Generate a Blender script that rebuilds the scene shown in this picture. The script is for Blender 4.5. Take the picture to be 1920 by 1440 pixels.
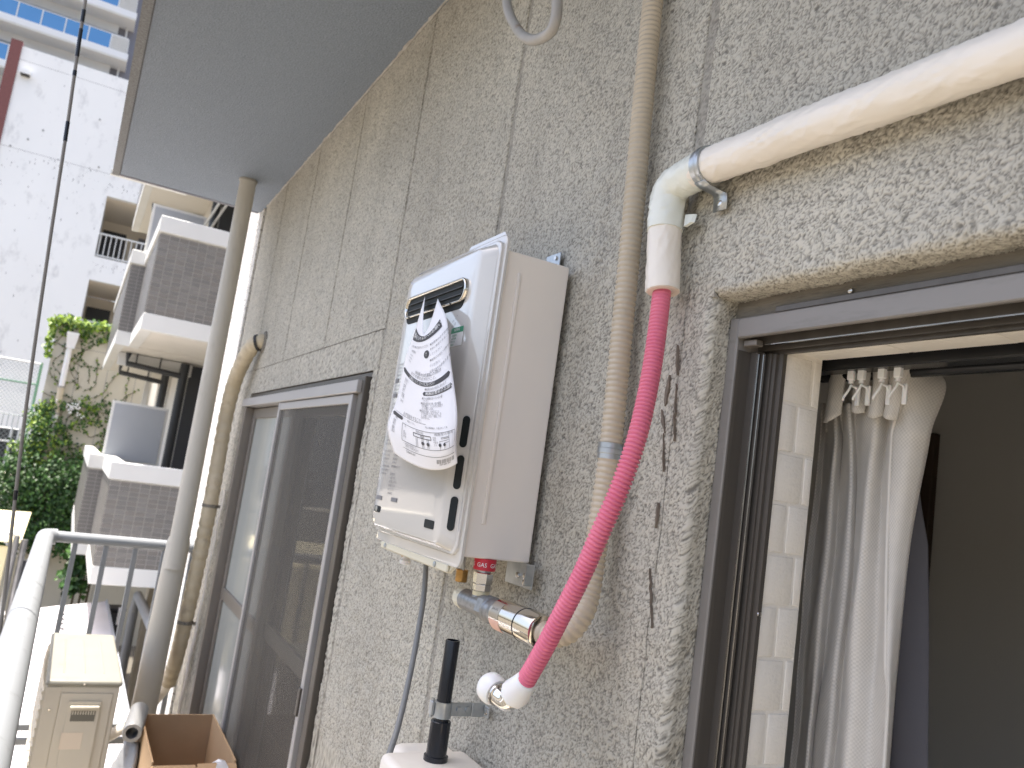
import bpy, bmesh, math, random
import numpy as np
from mathutils import Vector, Matrix
random.seed(11)
rng = np.random.default_rng(5)
SC = bpy.context.scene
for o in list(bpy.data.objects):
    bpy.data.objects.remove(o)
COL = SC.collection
rad = math.radians

# ------------------------------------------------------------------ camera, sky, sun, exposure
RC = [[0.871359, -0.469809, 0.141467], [0.18488, 0.047317, -0.981621], [0.454481, 0.881499, 0.128088]]
cam_d = bpy.data.cameras.new('camera')
cam = bpy.data.objects.new('camera', cam_d)
COL.objects.link(cam)
cam_d.sensor_width = 36
cam_d.lens = 28.861
cam_d.clip_start = 0.02
cam_d.clip_end = 2000
m = Matrix.Identity(4)
for i in range(3):
    m[i][0], m[i][1], m[i][2] = RC[0][i], -RC[1][i], -RC[2][i]
m.translation = (0, 0, 1.6)
cam.matrix_world = m
cam_d.dof.use_dof = True
cam_d.dof.focus_distance = 1.15
cam_d.dof.aperture_fstop = 9.0
SC.camera = cam

SUN_DIR = Vector((-0.195, 0.12, 0.972)).normalized()      # towards the sun
elev = math.asin(SUN_DIR.z)
W = bpy.data.worlds.new('World')
SC.world = W
W.use_nodes = True
nt = W.node_tree
sky = nt.nodes.new('ShaderNodeTexSky')
sky.sky_type = 'NISHITA'
sky.sun_disc = False
sky.sun_elevation = elev
sky.sun_rotation = math.atan2(SUN_DIR.x, SUN_DIR.y)
sky.air_density = 0.9
sky.dust_density = 5.0
sky.ozone_density = 0.6
nt.links.new(sky.outputs[0], nt.nodes['Background'].inputs[0])
nt.nodes['Background'].inputs[1].default_value = 0.13
sun_d = bpy.data.lights.new('sun', 'SUN')
sun_d.energy = 3.2
sun_d.angle = rad(0.53)
sun_d.color = (1, 0.94, 0.85)
sun = bpy.data.objects.new('sun', sun_d)
COL.objects.link(sun)
sun.rotation_euler = SUN_DIR.to_track_quat('Z', 'Y').to_euler()
sun.location = (0, 0, 30)
SC.view_settings.view_transform = 'Standard'
SC.view_settings.look = 'None'
SC.view_settings.gamma = 1
SC.view_settings.use_curve_mapping = False
SC.view_settings.exposure = 1.72
SC.render.engine = 'CYCLES'
SC.cycles.denoising_prefilter = 'NONE'
SC.cycles.max_bounces = 8
SC.cycles.diffuse_bounces = 5

# ------------------------------------------------------------------ materials
MATS = {}
def mat(name, col, rough=0.6, metal=0.0, col2=None, nscale=40, namt=1.0, bump=0.0, bscale=200, bdist=0.001,
        spec=0.5, coat=0.0, stretch=None, trans=0.0, alpha=1.0, detail=4, ior=1.45, wear=None, wscale=6, sheen=0.0, subsurf=0.0):
    """principled material with two-tone noise colour, optional wear stains and a noise bump"""
    if name in MATS:
        return MATS[name]
    M = bpy.data.materials.new(name)
    M.use_nodes = True
    t = M.node_tree
    N, L = t.nodes, t.links
    P = N['Principled BSDF']
    P.inputs['Roughness'].default_value = rough
    P.inputs['Metallic'].default_value = metal
    P.inputs['Base Color'].default_value = (*col, 1)
    P.inputs['Specular IOR Level'].default_value = spec
    P.inputs['Coat Weight'].default_value = coat
    P.inputs['Coat Roughness'].default_value = 0.05
    P.inputs['Transmission Weight'].default_value = trans
    P.inputs['IOR'].default_value = ior
    P.inputs['Alpha'].default_value = alpha
    if sheen:
        P.inputs['Sheen Weight'].default_value = sheen
    if subsurf:
        P.inputs['Subsurface Weight'].default_value = subsurf
        P.inputs['Subsurface Scale'].default_value = 0.004
    tc = N.new('ShaderNodeTexCoord')
    src = tc.outputs['Object']
    if stretch:
        mp = N.new('ShaderNodeMapping')
        mp.inputs['Scale'].default_value = stretch
        L.new(src, mp.inputs[0])
        src = mp.outputs[0]
    last = None
    if col2:
        nz = N.new('ShaderNodeTexNoise')
        nz.inputs['Scale'].default_value = nscale
        nz.inputs['Detail'].default_value = detail
        L.new(src, nz.inputs['Vector'])
        r = N.new('ShaderNodeMapRange')
        r.inputs[1].default_value = 0.5 - 0.22 / namt
        r.inputs[2].default_value = 0.5 + 0.22 / namt
        L.new(nz.outputs[0], r.inputs[0])
        mx = N.new('ShaderNodeMix'); mx.data_type = 'RGBA'
        mx.inputs[6].default_value = (*col, 1)
        mx.inputs[7].default_value = (*col2, 1)
        L.new(r.outputs[0], mx.inputs[0])
        last = mx.outputs[2]
    if wear:
        nz = N.new('ShaderNodeTexNoise')
        nz.inputs['Scale'].default_value = wscale
        nz.inputs['Detail'].default_value = 8
        nz.inputs['Roughness'].default_value = 0.7
        L.new(src, nz.inputs['Vector'])
        r = N.new('ShaderNodeMapRange')
        r.inputs[1].default_value = 0.56
        r.inputs[2].default_value = 0.72
        L.new(nz.outputs[0], r.inputs[0])
        mx = N.new('ShaderNodeMix'); mx.data_type = 'RGBA'
        if last is None:
            mx.inputs[6].default_value = (*col, 1)
        else:
            L.new(last, mx.inputs[6])
        mx.inputs[7].default_value = (*wear, 1)
        L.new(r.outputs[0], mx.inputs[0])
        last = mx.outputs[2]
    if last is not None:
        L.new(last, P.inputs['Base Color'])
    if bump:
        nb = N.new('ShaderNodeTexNoise')
        nb.inputs['Scale'].default_value = bscale
        nb.inputs['Detail'].default_value = 3
        L.new(src, nb.inputs['Vector'])
        b = N.new('ShaderNodeBump')
        b.inputs['Strength'].default_value = bump
        b.inputs['Distance'].default_value = bdist
        L.new(nb.outputs[0], b.inputs['Height'])
        L.new(b.outputs[0], P.inputs['Normal'])
    MATS[name] = M
    return M

def stucco(name, light, mid, pit, scale=100, depth=0.004, dirt=(0.10, 0.095, 0.085), dirt_amt=0.5, disp=True):
    """sprayed lumpy stucco: billowed noise drives real displacement plus bump, dirt and painted crevice shade darken the pits"""
    M = bpy.data.materials.new(name)
    M.use_nodes = True
    t = M.node_tree
    N, L = t.nodes, t.links
    P = N['Principled BSDF']
    P.inputs['Roughness'].default_value = 0.75
    P.inputs['Specular IOR Level'].default_value = 0.35
    tc = N.new('ShaderNodeTexCoord')
    def noise(sc, det=2.0, rough=0.5, dist=0.0):
        n = N.new('ShaderNodeTexNoise')
        n.inputs['Scale'].default_value = sc
        n.inputs['Detail'].default_value = det
        n.inputs['Roughness'].default_value = rough
        n.inputs['Distortion'].default_value = dist
        L.new(tc.outputs['Object'], n.inputs['Vector'])
        return n.outputs[0]
    def math_(op, a, b=None):
        n = N.new('ShaderNodeMath'); n.operation = op
        for k, v in enumerate((a, b)):
            if v is None: continue
            if isinstance(v, (int, float)): n.inputs[k].default_value = v
            else: L.new(v, n.inputs[k])
        return n.outputs[0]
    def rng_(v, a, b):
        n = N.new('ShaderNodeMapRange'); n.inputs[1].default_value = a; n.inputs[2].default_value = b
        L.new(v, n.inputs[0])
        return n.outputs[0]
    def mix(f, a, b):
        n = N.new('ShaderNodeMix'); n.data_type = 'RGBA'
        L.new(f, n.inputs[0])
        for k, v in ((6, a), (7, b)):
            if isinstance(v, tuple): n.inputs[k].default_value = (*v, 1)
            else: L.new(v, n.inputs[k])
        return n.outputs[2]
    # sprayed lumps: smooth cells on warped coordinates, crevices between them
    wn = N.new('ShaderNodeTexNoise'); wn.inputs['Scale'].default_value = scale * 0.55; wn.inputs['Detail'].default_value = 2
    L.new(tc.outputs['Object'], wn.inputs['Vector'])
    wv = N.new('ShaderNodeVectorMath'); wv.operation = 'MULTIPLY_ADD'
    wv.inputs[1].default_value = (1.1 / scale,) * 3
    L.new(wn.outputs['Color'], wv.inputs[0]); L.new(tc.outputs['Object'], wv.inputs[2])
    vo = N.new('ShaderNodeTexVoronoi'); vo.feature = 'SMOOTH_F1'
    vo.inputs['Scale'].default_value = scale; vo.inputs['Smoothness'].default_value = 0.35
    L.new(wv.outputs[0], vo.inputs['Vector'])
    vd = vo.outputs['Distance']
    n1 = noise(scale * 1.1, 3.0, 0.6)
    n3 = noise(scale * 2.6, 1.0)
    h = math_('SUBTRACT', math_('ADD', math_('MULTIPLY', n1, 1.25), math_('MULTIPLY', n3, 0.30)), math_('MULTIPLY', vd, 0.95))
    # colour: light crests, mid body, thin pits dark with grime and painted crevice shade; large weather stains
    pitf = rng_(h, 0.17, 0.02)
    spk = rng_(noise(scale * 0.5, 2.0, 0.6), 0.56, 0.75)
    base = mix(rng_(noise(2.3, 6.0, 0.6), 0.35, 0.65), light, mid)
    base = mix(math_('MULTIPLY', spk, 0.18), base, pit)
    grimy = rng_(noise(1.1, 7.0, 0.65), 0.42, 0.66)
    c = mix(math_('MULTIPLY', pitf, 0.85), base, pit)
    # streaky run-off stains, stretched along z
    mp = N.new('ShaderNodeMapping'); mp.inputs['Scale'].default_value = (1, 5.0, 0.5)
    L.new(tc.outputs['Object'], mp.inputs[0])
    ns = N.new('ShaderNodeTexNoise'); ns.inputs['Scale'].default_value = 2.2; ns.inputs['Detail'].default_value = 6
    ns.inputs['Roughness'].default_value = 0.65
    L.new(mp.outputs[0], ns.inputs['Vector'])
    st = rng_(ns.outputs[0], 0.52, 0.74)
    stain = math_('MULTIPLY', math_('MAXIMUM', grimy, st), dirt_amt)
    c = mix(stain, c, dirt)
    L.new(c, P.inputs['Base Color'])
    if disp:
        d = N.new('ShaderNodeDisplacement')
        d.inputs['Midlevel'].default_value = 0.4
        d.inputs['Scale'].default_value = depth
        L.new(h, d.inputs['Height'])
        L.new(d.outputs[0], N['Material Output'].inputs['Displacement'])
        M.displacement_method = 'BUMP'
    else:
        b = N.new('ShaderNodeBump')
        b.inputs['Strength'].default_value = 1.0
        b.inputs['Distance'].default_value = depth
        L.new(h, b.inputs['Height'])
        L.new(b.outputs[0], P.inputs['Normal'])
    MATS[name] = M
    return M


def wall_stucco(name, light, mid, pit, dirt, dirt_amt):
    """colour for the modelled lumps: grime and painted crevice shade darken the pits (relief attribute written with the geometry), stains over all"""
    M = bpy.data.materials.new(name); M.use_nodes = True
    t = M.node_tree; N, L = t.nodes, t.links
    P = N['Principled BSDF']; P.inputs['Roughness'].default_value = 0.62; P.inputs['Specular IOR Level'].default_value = 0.4
    tc = N.new('ShaderNodeTexCoord')
    def noise(sc, det=2.0, rough=0.5, st=None):
        n = N.new('ShaderNodeTexNoise'); n.inputs['Scale'].default_value = sc; n.inputs['Detail'].default_value = det; n.inputs['Roughness'].default_value = rough
        src = tc.outputs['Object']
        if st:
            mp = N.new('ShaderNodeMapping'); mp.inputs['Scale'].default_value = st; L.new(src, mp.inputs[0]); src = mp.outputs[0]
        L.new(src, n.inputs['Vector']); return n.outputs[0]
    def rng_(v, a, b, lo=0.0, hi=1.0):
        n = N.new('ShaderNodeMapRange')
        for k, q in enumerate((a, b, lo, hi)): n.inputs[k + 1].default_value = q
        L.new(v, n.inputs[0]); return n.outputs[0]
    def mix(f, a, b):
        n = N.new('ShaderNodeMix'); n.data_type = 'RGBA'; L.new(f, n.inputs[0])
        for k, v in ((6, a), (7, b)):
            if isinstance(v, tuple): n.inputs[k].default_value = (*v, 1)
            else: L.new(v, n.inputs[k])
        return n.outputs[2]
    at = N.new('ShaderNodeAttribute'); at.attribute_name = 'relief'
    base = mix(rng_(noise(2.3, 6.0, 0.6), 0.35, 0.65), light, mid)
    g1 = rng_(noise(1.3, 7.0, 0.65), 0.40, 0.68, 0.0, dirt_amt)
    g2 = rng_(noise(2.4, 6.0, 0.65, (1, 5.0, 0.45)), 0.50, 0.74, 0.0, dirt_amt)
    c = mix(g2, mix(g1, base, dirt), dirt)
    c = mix(rng_(at.outputs['Fac'], 0.66, 0.18, 0.0, 0.85), c, pit)  # low relief goes dark: crevice shade put into the colour along with grime
    L.new(c, P.inputs['Base Color'])
    b = N.new('ShaderNodeBump'); b.inputs['Strength'].default_value = 0.7; b.inputs['Distance'].default_value = 0.0012
    L.new(noise(330, 2.0, 0.6), b.inputs['Height']); L.new(b.outputs[0], P.inputs['Normal'])
    MATS[name] = M
    return M
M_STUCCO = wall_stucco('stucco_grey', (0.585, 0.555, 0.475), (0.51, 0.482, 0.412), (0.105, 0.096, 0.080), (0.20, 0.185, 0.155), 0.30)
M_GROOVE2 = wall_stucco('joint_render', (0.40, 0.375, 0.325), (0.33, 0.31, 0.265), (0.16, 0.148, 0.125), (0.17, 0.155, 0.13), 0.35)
M_SKIM = stucco('skim_patch', (0.55, 0.52, 0.46), (0.46, 0.43, 0.38), (0.36, 0.335, 0.295), 60, 0.001, dirt_amt=0.3, disp=False)
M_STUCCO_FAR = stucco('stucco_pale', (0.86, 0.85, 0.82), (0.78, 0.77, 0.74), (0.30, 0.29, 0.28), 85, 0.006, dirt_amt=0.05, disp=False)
M_GROOVE = stucco('groove_mortar', (0.33, 0.30, 0.255), (0.24, 0.22, 0.185), (0.09, 0.08, 0.07), 160, 0.002, dirt_amt=0.4, disp=False)
M_CEIL = mat('ceiling_paint', (0.225, 0.262, 0.305), 0.7, col2=(0.155, 0.182, 0.218), nscale=150, namt=0.9, bump=1.0, bscale=170, bdist=0.0035)
M_LIP = mat('slab_lip', (0.24, 0.245, 0.245), 0.9, col2=(0.14, 0.142, 0.143), nscale=120, bump=1, bscale=220, bdist=0.003)
M_CONC = mat('concrete', (0.56, 0.505, 0.41), 0.9, col2=(0.46, 0.41, 0.33), nscale=9, bump=0.4, bscale=120)
M_FASC = mat('grimy_mortar', (0.23, 0.21, 0.175), 0.9, col2=(0.15, 0.135, 0.11), nscale=25, bump=1.0, bscale=60, bdist=0.004, wear=(0.07, 0.065, 0.055), wscale=22, stretch=(1, 0.3, 2))
M_CAULK = mat('caulk', (0.42, 0.40, 0.36), 0.8, col2=(0.28, 0.26, 0.23), nscale=30, bump=0.6, bscale=90, bdist=0.003)
M_CRACK = mat('bare_mortar', (0.21, 0.175, 0.14), 0.95, col2=(0.12, 0.10, 0.085), nscale=90)
M_WHITEP = mat('heater_white', (0.58, 0.565, 0.535), 0.08, spec=0.8, coat=1.0, col2=(0.57, 0.555, 0.525), nscale=3)
M_SIDEP = mat('heater_side', (0.80, 0.755, 0.70), 0.42, col2=(0.78, 0.735, 0.68), nscale=2)
M_SKIRT = mat('heater_skirt', (0.70, 0.67, 0.54), 0.35, col2=(0.66, 0.62, 0.50), nscale=6)
M_BLACK = mat('vent_dark', (0.006, 0.010, 0.011), 0.7)
M_CHROME = mat('chrome', (0.78, 0.77, 0.75), 0.08, 1.0)
M_STEEL = mat('brushed_steel', (0.62, 0.60, 0.57), 0.22, 1.0, col2=(0.54, 0.525, 0.5), nscale=30)
M_NICKEL = mat('nickel', (0.66, 0.62, 0.55), 0.14, 1.0)
M_CAST = mat('cast_zinc', (0.34, 0.345, 0.35), 0.40, 0.8, col2=(0.25, 0.255, 0.26), nscale=120, bump=0.5, bscale=300)
M_GALV = mat('galvanised', (0.52, 0.54, 0.55), 0.36, 0.9, col2=(0.40, 0.425, 0.44), nscale=60)
M_BRASS = mat('brass', (0.55, 0.33, 0.12), 0.3, 1.0, col2=(0.38, 0.22, 0.08), nscale=90)
M_PAPER = mat('paper', (0.80, 0.80, 0.83), 0.7, col2=(0.775, 0.775, 0.81), nscale=5)
M_INK = mat('print_ink', (0.055, 0.055, 0.06), 0.7)
M_INKB = mat('small_print_ink', (0.27, 0.27, 0.28), 0.7)
M_INKG = mat('print_grey', (0.20, 0.20, 0.21), 0.7)
M_GREEN = mat('sticker_green', (0.03, 0.25, 0.13), 0.5)
M_RED = mat('gas_tag_red', (0.55, 0.03, 0.05), 0.4)
M_WHITEINK = mat('white_print', (0.82, 0.82, 0.82), 0.6)
M_BEIGE = mat('hose_beige', (0.52, 0.45, 0.35), 0.36, col2=(0.47, 0.405, 0.31), nscale=25)
M_PINK = mat('hose_pink', (0.75, 0.19, 0.28), 0.42, col2=(0.68, 0.145, 0.24), nscale=14)
M_WRAP = mat('white_wrap', (0.82, 0.77, 0.70), 0.36, col2=(0.78, 0.73, 0.655), nscale=12, bump=0.25, bscale=90, bdist=0.001)
def creased(M, scale, rot, dist, strength=0.8):
    """adds thin drawn-film creases to a wrap material"""
    t = M.node_tree; N, L = t.nodes, t.links
    tc = N.new('ShaderNodeTexCoord'); mp = N.new('ShaderNodeMapping')
    mp.inputs['Scale'].default_value = scale; mp.inputs['Rotation'].default_value = rot
    L.new(tc.outputs['Object'], mp.inputs[0])
    nz = N.new('ShaderNodeTexNoise'); nz.noise_type = 'RIDGED_MULTIFRACTAL'
    nz.inputs['Scale'].default_value = 1.0; nz.inputs['Detail'].default_value = 2.0; nz.inputs['Distortion'].default_value = 0.5
    L.new(mp.outputs[0], nz.inputs['Vector'])
    b = N.new('ShaderNodeBump'); b.inputs['Strength'].default_value = strength; b.inputs['Distance'].default_value = dist
    L.new(nz.outputs[0], b.inputs['Height']); L.new(b.outputs[0], N['Principled BSDF'].inputs['Normal'])
creased(M_WRAP, (26, 34, 13), (0.75, 0.2, 0.35), 0.0022)
M_TAPE = mat('pale_tape', (0.76, 0.78, 0.72), 0.24, col2=(0.70, 0.72, 0.66), nscale=20, bump=0.6, bscale=60, bdist=0.002, stretch=(2.5, 1, 1))
creased(M_TAPE, (18, 60, 40), (0.5, 0.9, 0.2), 0.002)
M_FOAM = mat('insulation_foam', (0.72, 0.62, 0.54), 0.9, bump=0.3, bscale=400)
M_WPLAST = mat('white_plastic', (0.82, 0.82, 0.82), 0.3, subsurf=0.1)
M_YTAPE = mat('seal_tape', (0.66, 0.58, 0.38), 0.4)
M_PVC = mat('black_pvc', (0.012, 0.014, 0.019), 0.2)
M_CABLE = mat('grey_cable', (0.20, 0.205, 0.205), 0.45)
M_RUST = mat('rusty_white_paint', (0.40, 0.385, 0.365), 0.5, col2=(0.34, 0.32, 0.285), nscale=20, wear=(0.20, 0.095, 0.035), wscale=11, bump=0.3, bscale=150)
M_ALU = mat('bronze_aluminium', (0.25, 0.225, 0.20), 0.42, 0.5, col2=(0.22, 0.198, 0.175), nscale=8, stretch=(1, 1, 0.1))
M_ALUH = mat('grey_aluminium', (0.25, 0.235, 0.22), 0.5, 0.2, col2=(0.22, 0.205, 0.19), nscale=12, wear=(0.18, 0.165, 0.15), wscale=30, stretch=(1, 0.15, 1))
M_ALUW = mat('pale_aluminium', (0.44, 0.43, 0.425), 0.45, 0.3, col2=(0.40, 0.39, 0.385), nscale=12, stretch=(1, 0.15, 1))
M_ALUD = mat('dark_aluminium', (0.125, 0.112, 0.098), 0.42, 0.45, col2=(0.095, 0.086, 0.076), nscale=60, stretch=(1, 1, 0.03))
M_TRACK = mat('track_black', (0.03, 0.03, 0.03), 0.45)
M_RAILB = mat('curtain_track', (0.025, 0.026, 0.028), 0.25, 0.3)
M_WALLPAPER = mat('white_brick_paper', (0.85, 0.81, 0.74), 0.55, bump=0.7, bscale=180, bdist=0.0015, col2=(0.82, 0.78, 0.71), nscale=10)
M_ROOM = mat('room_wall', (0.52, 0.51, 0.485), 0.9)
M_ROOMF = mat('room_floor', (0.10, 0.085, 0.07), 0.6)
M_TRIM = mat('door_trim', (0.05, 0.032, 0.02), 0.5, col2=(0.035, 0.022, 0.014), nscale=30, stretch=(1, 1, 0.1))
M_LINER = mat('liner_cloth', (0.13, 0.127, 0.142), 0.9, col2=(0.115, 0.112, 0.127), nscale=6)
M_SCREEN = None
M_VINYL = mat('cream_vinyl_pipe', (0.57, 0.54, 0.48), 0.4, col2=(0.51, 0.485, 0.43), nscale=4, wear=(0.38, 0.35, 0.3), wscale=5, stretch=(1, 1, 0.25))
M_DUCT = mat('duct_tape_wrap', (0.62, 0.54, 0.40), 0.5, col2=(0.52, 0.44, 0.31), nscale=18, wear=(0.36, 0.30, 0.22), wscale=10)
M_RAIL = mat('rail_white', (0.235, 0.25, 0.268), 0.6, col2=(0.235, 0.25, 0.265), nscale=6, wear=(0.19, 0.20, 0.205), wscale=14)
M_ACB = mat('ac_beige', (0.62, 0.57, 0.47), 0.5, col2=(0.58, 0.53, 0.44), nscale=5)
M_ACT = mat('ac_top', (0.28, 0.27, 0.23), 0.5, col2=(0.265, 0.255, 0.215), nscale=7, wear=(0.225, 0.215, 0.18), wscale=9)
M_ACD = mat('ac_recess', (0.17, 0.16, 0.13), 0.7)
M_CARD = mat('cardboard', (0.46, 0.31, 0.18), 0.9, col2=(0.41, 0.275, 0.155), nscale=8, bump=0.15, bscale=90)
M_FOIL = mat('grey_roll', (0.27, 0.27, 0.27), 0.35, 0.3, bump=0.5, bscale=70)
M_BAG = mat('grey_bag', (0.32, 0.325, 0.33), 0.4, bump=0.8, bscale=40, bdist=0.006)
M_NWHITE = mat('parapet_white', (0.67, 0.67, 0.645), 0.6, col2=(0.62, 0.62, 0.595), nscale=2)
M_NSOFF = mat('soffit_beige', (0.66, 0.63, 0.57), 0.8, col2=(0.62, 0.59, 0.53), nscale=1.5)
M_TILE = mat('grey_tile', (0.185, 0.175, 0.165), 0.35, col2=(0.155, 0.148, 0.14), nscale=1.7)
M_GROUT = mat('tile_grout', (0.40, 0.385, 0.35), 0.9)
M_DPIPE = mat('dark_pipe', (0.035, 0.038, 0.042), 0.4)
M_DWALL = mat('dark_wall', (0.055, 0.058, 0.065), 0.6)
M_PART = mat('frosted_panel', (0.36, 0.38, 0.41), 0.4, col2=(0.33, 0.35, 0.385), nscale=2)
M_WBLD = mat('white_render', (0.88, 0.875, 0.85), 0.85, col2=(0.84, 0.835, 0.81), nscale=0.6, wear=(0.66, 0.655, 0.64), wscale=2.2, stretch=(1, 1, 0.55), detail=8)
M_STAIN = mat('render_stain', (0.30, 0.29, 0.28), 0.9)
M_CORR = mat('corridor_beige', (0.80, 0.72, 0.60), 0.85)
M_REDB = mat('red_brick_tile', (0.22, 0.085, 0.075), 0.7, col2=(0.17, 0.065, 0.06), nscale=20, bump=0.4, bscale=30)
M_TGREY = mat('tower_grey', (0.22, 0.22, 0.25), 0.7)
M_TGREEN = mat('tower_wall_pale', (0.42, 0.45, 0.45), 0.7)
M_BGLASS = mat('blue_glass', (0.085, 0.25, 0.52), 0.12, spec=0.6, col2=(0.10, 0.28, 0.55), nscale=0.4)
M_WTOWER = mat('tower_white', (0.76, 0.77, 0.77), 0.6)
M_RET = mat('retaining_wall', (0.60, 0.565, 0.47), 0.9, col2=(0.52, 0.485, 0.395), nscale=1.2, wear=(0.38, 0.36, 0.29), wscale=1.6, stretch=(1, 1, 0.4))
M_LEAF1 = mat('ivy_leaf_light', (0.20, 0.30, 0.03), 0.45, spec=0.4)
M_LEAF2 = mat('ivy_leaf_mid', (0.045, 0.115, 0.018), 0.45, spec=0.4)
M_LEAF3 = mat('ivy_leaf_dark', (0.02, 0.06, 0.012), 0.45, spec=0.4)
M_VINE = mat('vine_stem', (0.10, 0.085, 0.05), 0.9)
M_GROUND = mat('ground_paving', (0.155, 0.14, 0.115), 0.95, col2=(0.12, 0.108, 0.088), nscale=0.8)
M_CARPORT = mat('carport_sheet', (0.66, 0.645, 0.67), 0.55, col2=(0.61, 0.595, 0.62), nscale=3)
M_CARDOT = mat('sheet_bolt', (0.09, 0.09, 0.095), 0.6)
M_YELLOW = mat('cream_sheet', (0.74, 0.66, 0.40), 0.6, col2=(0.68, 0.60, 0.36), nscale=3)
M_POLE = mat('steel_pole', (0.34, 0.34, 0.34), 0.32, 0.8, col2=(0.24, 0.24, 0.24), nscale=8)
M_FGREEN = mat('fence_green', (0.18, 0.36, 0.24), 0.5)
M_WIRE = mat('fence_wire', (0.42, 0.46, 0.46), 0.5, 0.4)
M_DARKITEM = mat('dark_item', (0.02, 0.022, 0.026), 0.5)
M_ORANGE = mat('amber_plastic', (0.65, 0.36, 0.03), 0.4)
M_WIREC = mat('line_wire', (0.19, 0.18, 0.165), 0.5)

def fabric(name, col, col2):
    M = bpy.data.materials.new(name); M.use_nodes = True
    t = M.node_tree; N, L = t.nodes, t.links
    P = N['Principled BSDF']; P.inputs['Roughness'].default_value = 0.85
    P.inputs['Sheen Weight'].default_value = 0.25
    uv = N.new('ShaderNodeUVMap')
    mp = N.new('ShaderNodeMapping'); mp.inputs['Scale'].default_value = (1, 1, 1)
    L.new(uv.outputs[0], mp.inputs[0])
    ch = N.new('ShaderNodeTexChecker'); ch.inputs['Scale'].default_value = 400
    L.new(mp.outputs[0], ch.inputs['Vector'])
    nz = N.new('ShaderNodeTexNoise'); nz.inputs['Scale'].default_value = 60
    L.new(mp.outputs[0], nz.inputs['Vector'])
    mul = N.new('ShaderNodeMath'); mul.operation = 'MULTIPLY'
    L.new(ch.outputs[1], mul.inputs[0]); L.new(nz.outputs[0], mul.inputs[1])
    mx = N.new('ShaderNodeMix'); mx.data_type = 'RGBA'
    mx.inputs[6].default_value = (*col, 1); mx.inputs[7].default_value = (*col2, 1)
    L.new(mul.outputs[0], mx.inputs[0])
    L.new(mx.outputs[2], P.inputs['Base Color'])
    b = N.new('ShaderNodeBump'); b.inputs['Strength'].default_value = 0.35; b.inputs['Distance'].default_value = 0.001
    L.new(ch.outputs[1], b.inputs['Height']); L.new(b.outputs[0], P.inputs['Normal'])
    tr = N.new('ShaderNodeBsdfTranslucent'); tr.inputs[0].default_value = (0.7, 0.66, 0.6, 1)
    ms = N.new('ShaderNodeMixShader'); ms.inputs[0].default_value = 0.22
    L.new(P.outputs[0], ms.inputs[1]); L.new(tr.outputs[0], ms.inputs[2])
    L.new(ms.outputs[0], N['Material Output'].inputs[0])
    MATS[name] = M
    return M
M_CURTAIN = fabric('curtain_cloth', (0.78, 0.745, 0.69), (0.56, 0.535, 0.49))

def mesh_screen(name, col, alpha):
    M = bpy.data.materials.new(name); M.use_nodes = True
    t = M.node_tree; N, L = t.nodes, t.links
    P = N['Principled BSDF']; P.inputs['Roughness'].default_value = 0.6
    P.inputs['Base Color'].default_value = (*col, 1)
    tr = N.new('ShaderNodeBsdfTransparent')
    ms = N.new('ShaderNodeMixShader'); ms.inputs[0].default_value = alpha
    L.new(tr.outputs[0], ms.inputs[1]); L.new(P.outputs[0], ms.inputs[2])
    L.new(ms.outputs[0], N['Material Output'].inputs[0])
    return M
M_SCREEN = mesh_screen('insect_screen', (0.095, 0.088, 0.078), 0.64)
M_FROST = mat('frosted_glass', (0.40, 0.42, 0.40), 0.10, spec=0.6, col2=(0.36, 0.38, 0.36), nscale=3, stretch=(1, 6, 0.3))

def glass(name, tint, refl=0.25):
    M = bpy.data.materials.new(name); M.use_nodes = True
    t = M.node_tree; N, L = t.nodes, t.links
    N.remove(N['Principled BSDF'])
    g = N.new('ShaderNodeBsdfGlossy'); g.inputs['Roughness'].default_value = 0.03
    tr = N.new('ShaderNodeBsdfTransparent'); tr.inputs[0].default_value = (*tint, 1)
    lw = N.new('ShaderNodeFresnel'); lw.inputs[0].default_value = 1.5
    ad = N.new('ShaderNodeMath'); ad.operation = 'ADD'; ad.use_clamp = True; ad.inputs[1].default_value = refl * 0.2
    L.new(lw.outputs[0], ad.inputs[0])
    ms = N.new('ShaderNodeMixShader')
    L.new(ad.outputs[0], ms.inputs[0]); L.new(tr.outputs[0], ms.inputs[1]); L.new(g.outputs[0], ms.inputs[2])
    L.new(ms.outputs[0], N['Material Output'].inputs[0])
    return M
M_GLASS = glass('window_glass', (0.85, 0.9, 0.88))

# ------------------------------------------------------------------ object helpers
WORLD0 = {}           # object name -> its world offset, to parent without moving
def thing(name, label, cat, loc=(0, 0, 0), group=None, kind=None):
    o = bpy.data.objects.new(name, None)
    COL.objects.link(o)
    o.empty_display_size = 0.05
    o.location = loc
    o['label'] = label
    o['category'] = cat
    if group: o['group'] = group
    if kind: o['kind'] = kind
    WORLD0[o.name] = Vector(loc)
    return o

def adopt(o, parent):
    o.parent = parent
    o.matrix_parent_inverse = Matrix.Translation(-WORLD0.get(parent.name, Vector((0, 0, 0))))

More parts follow.
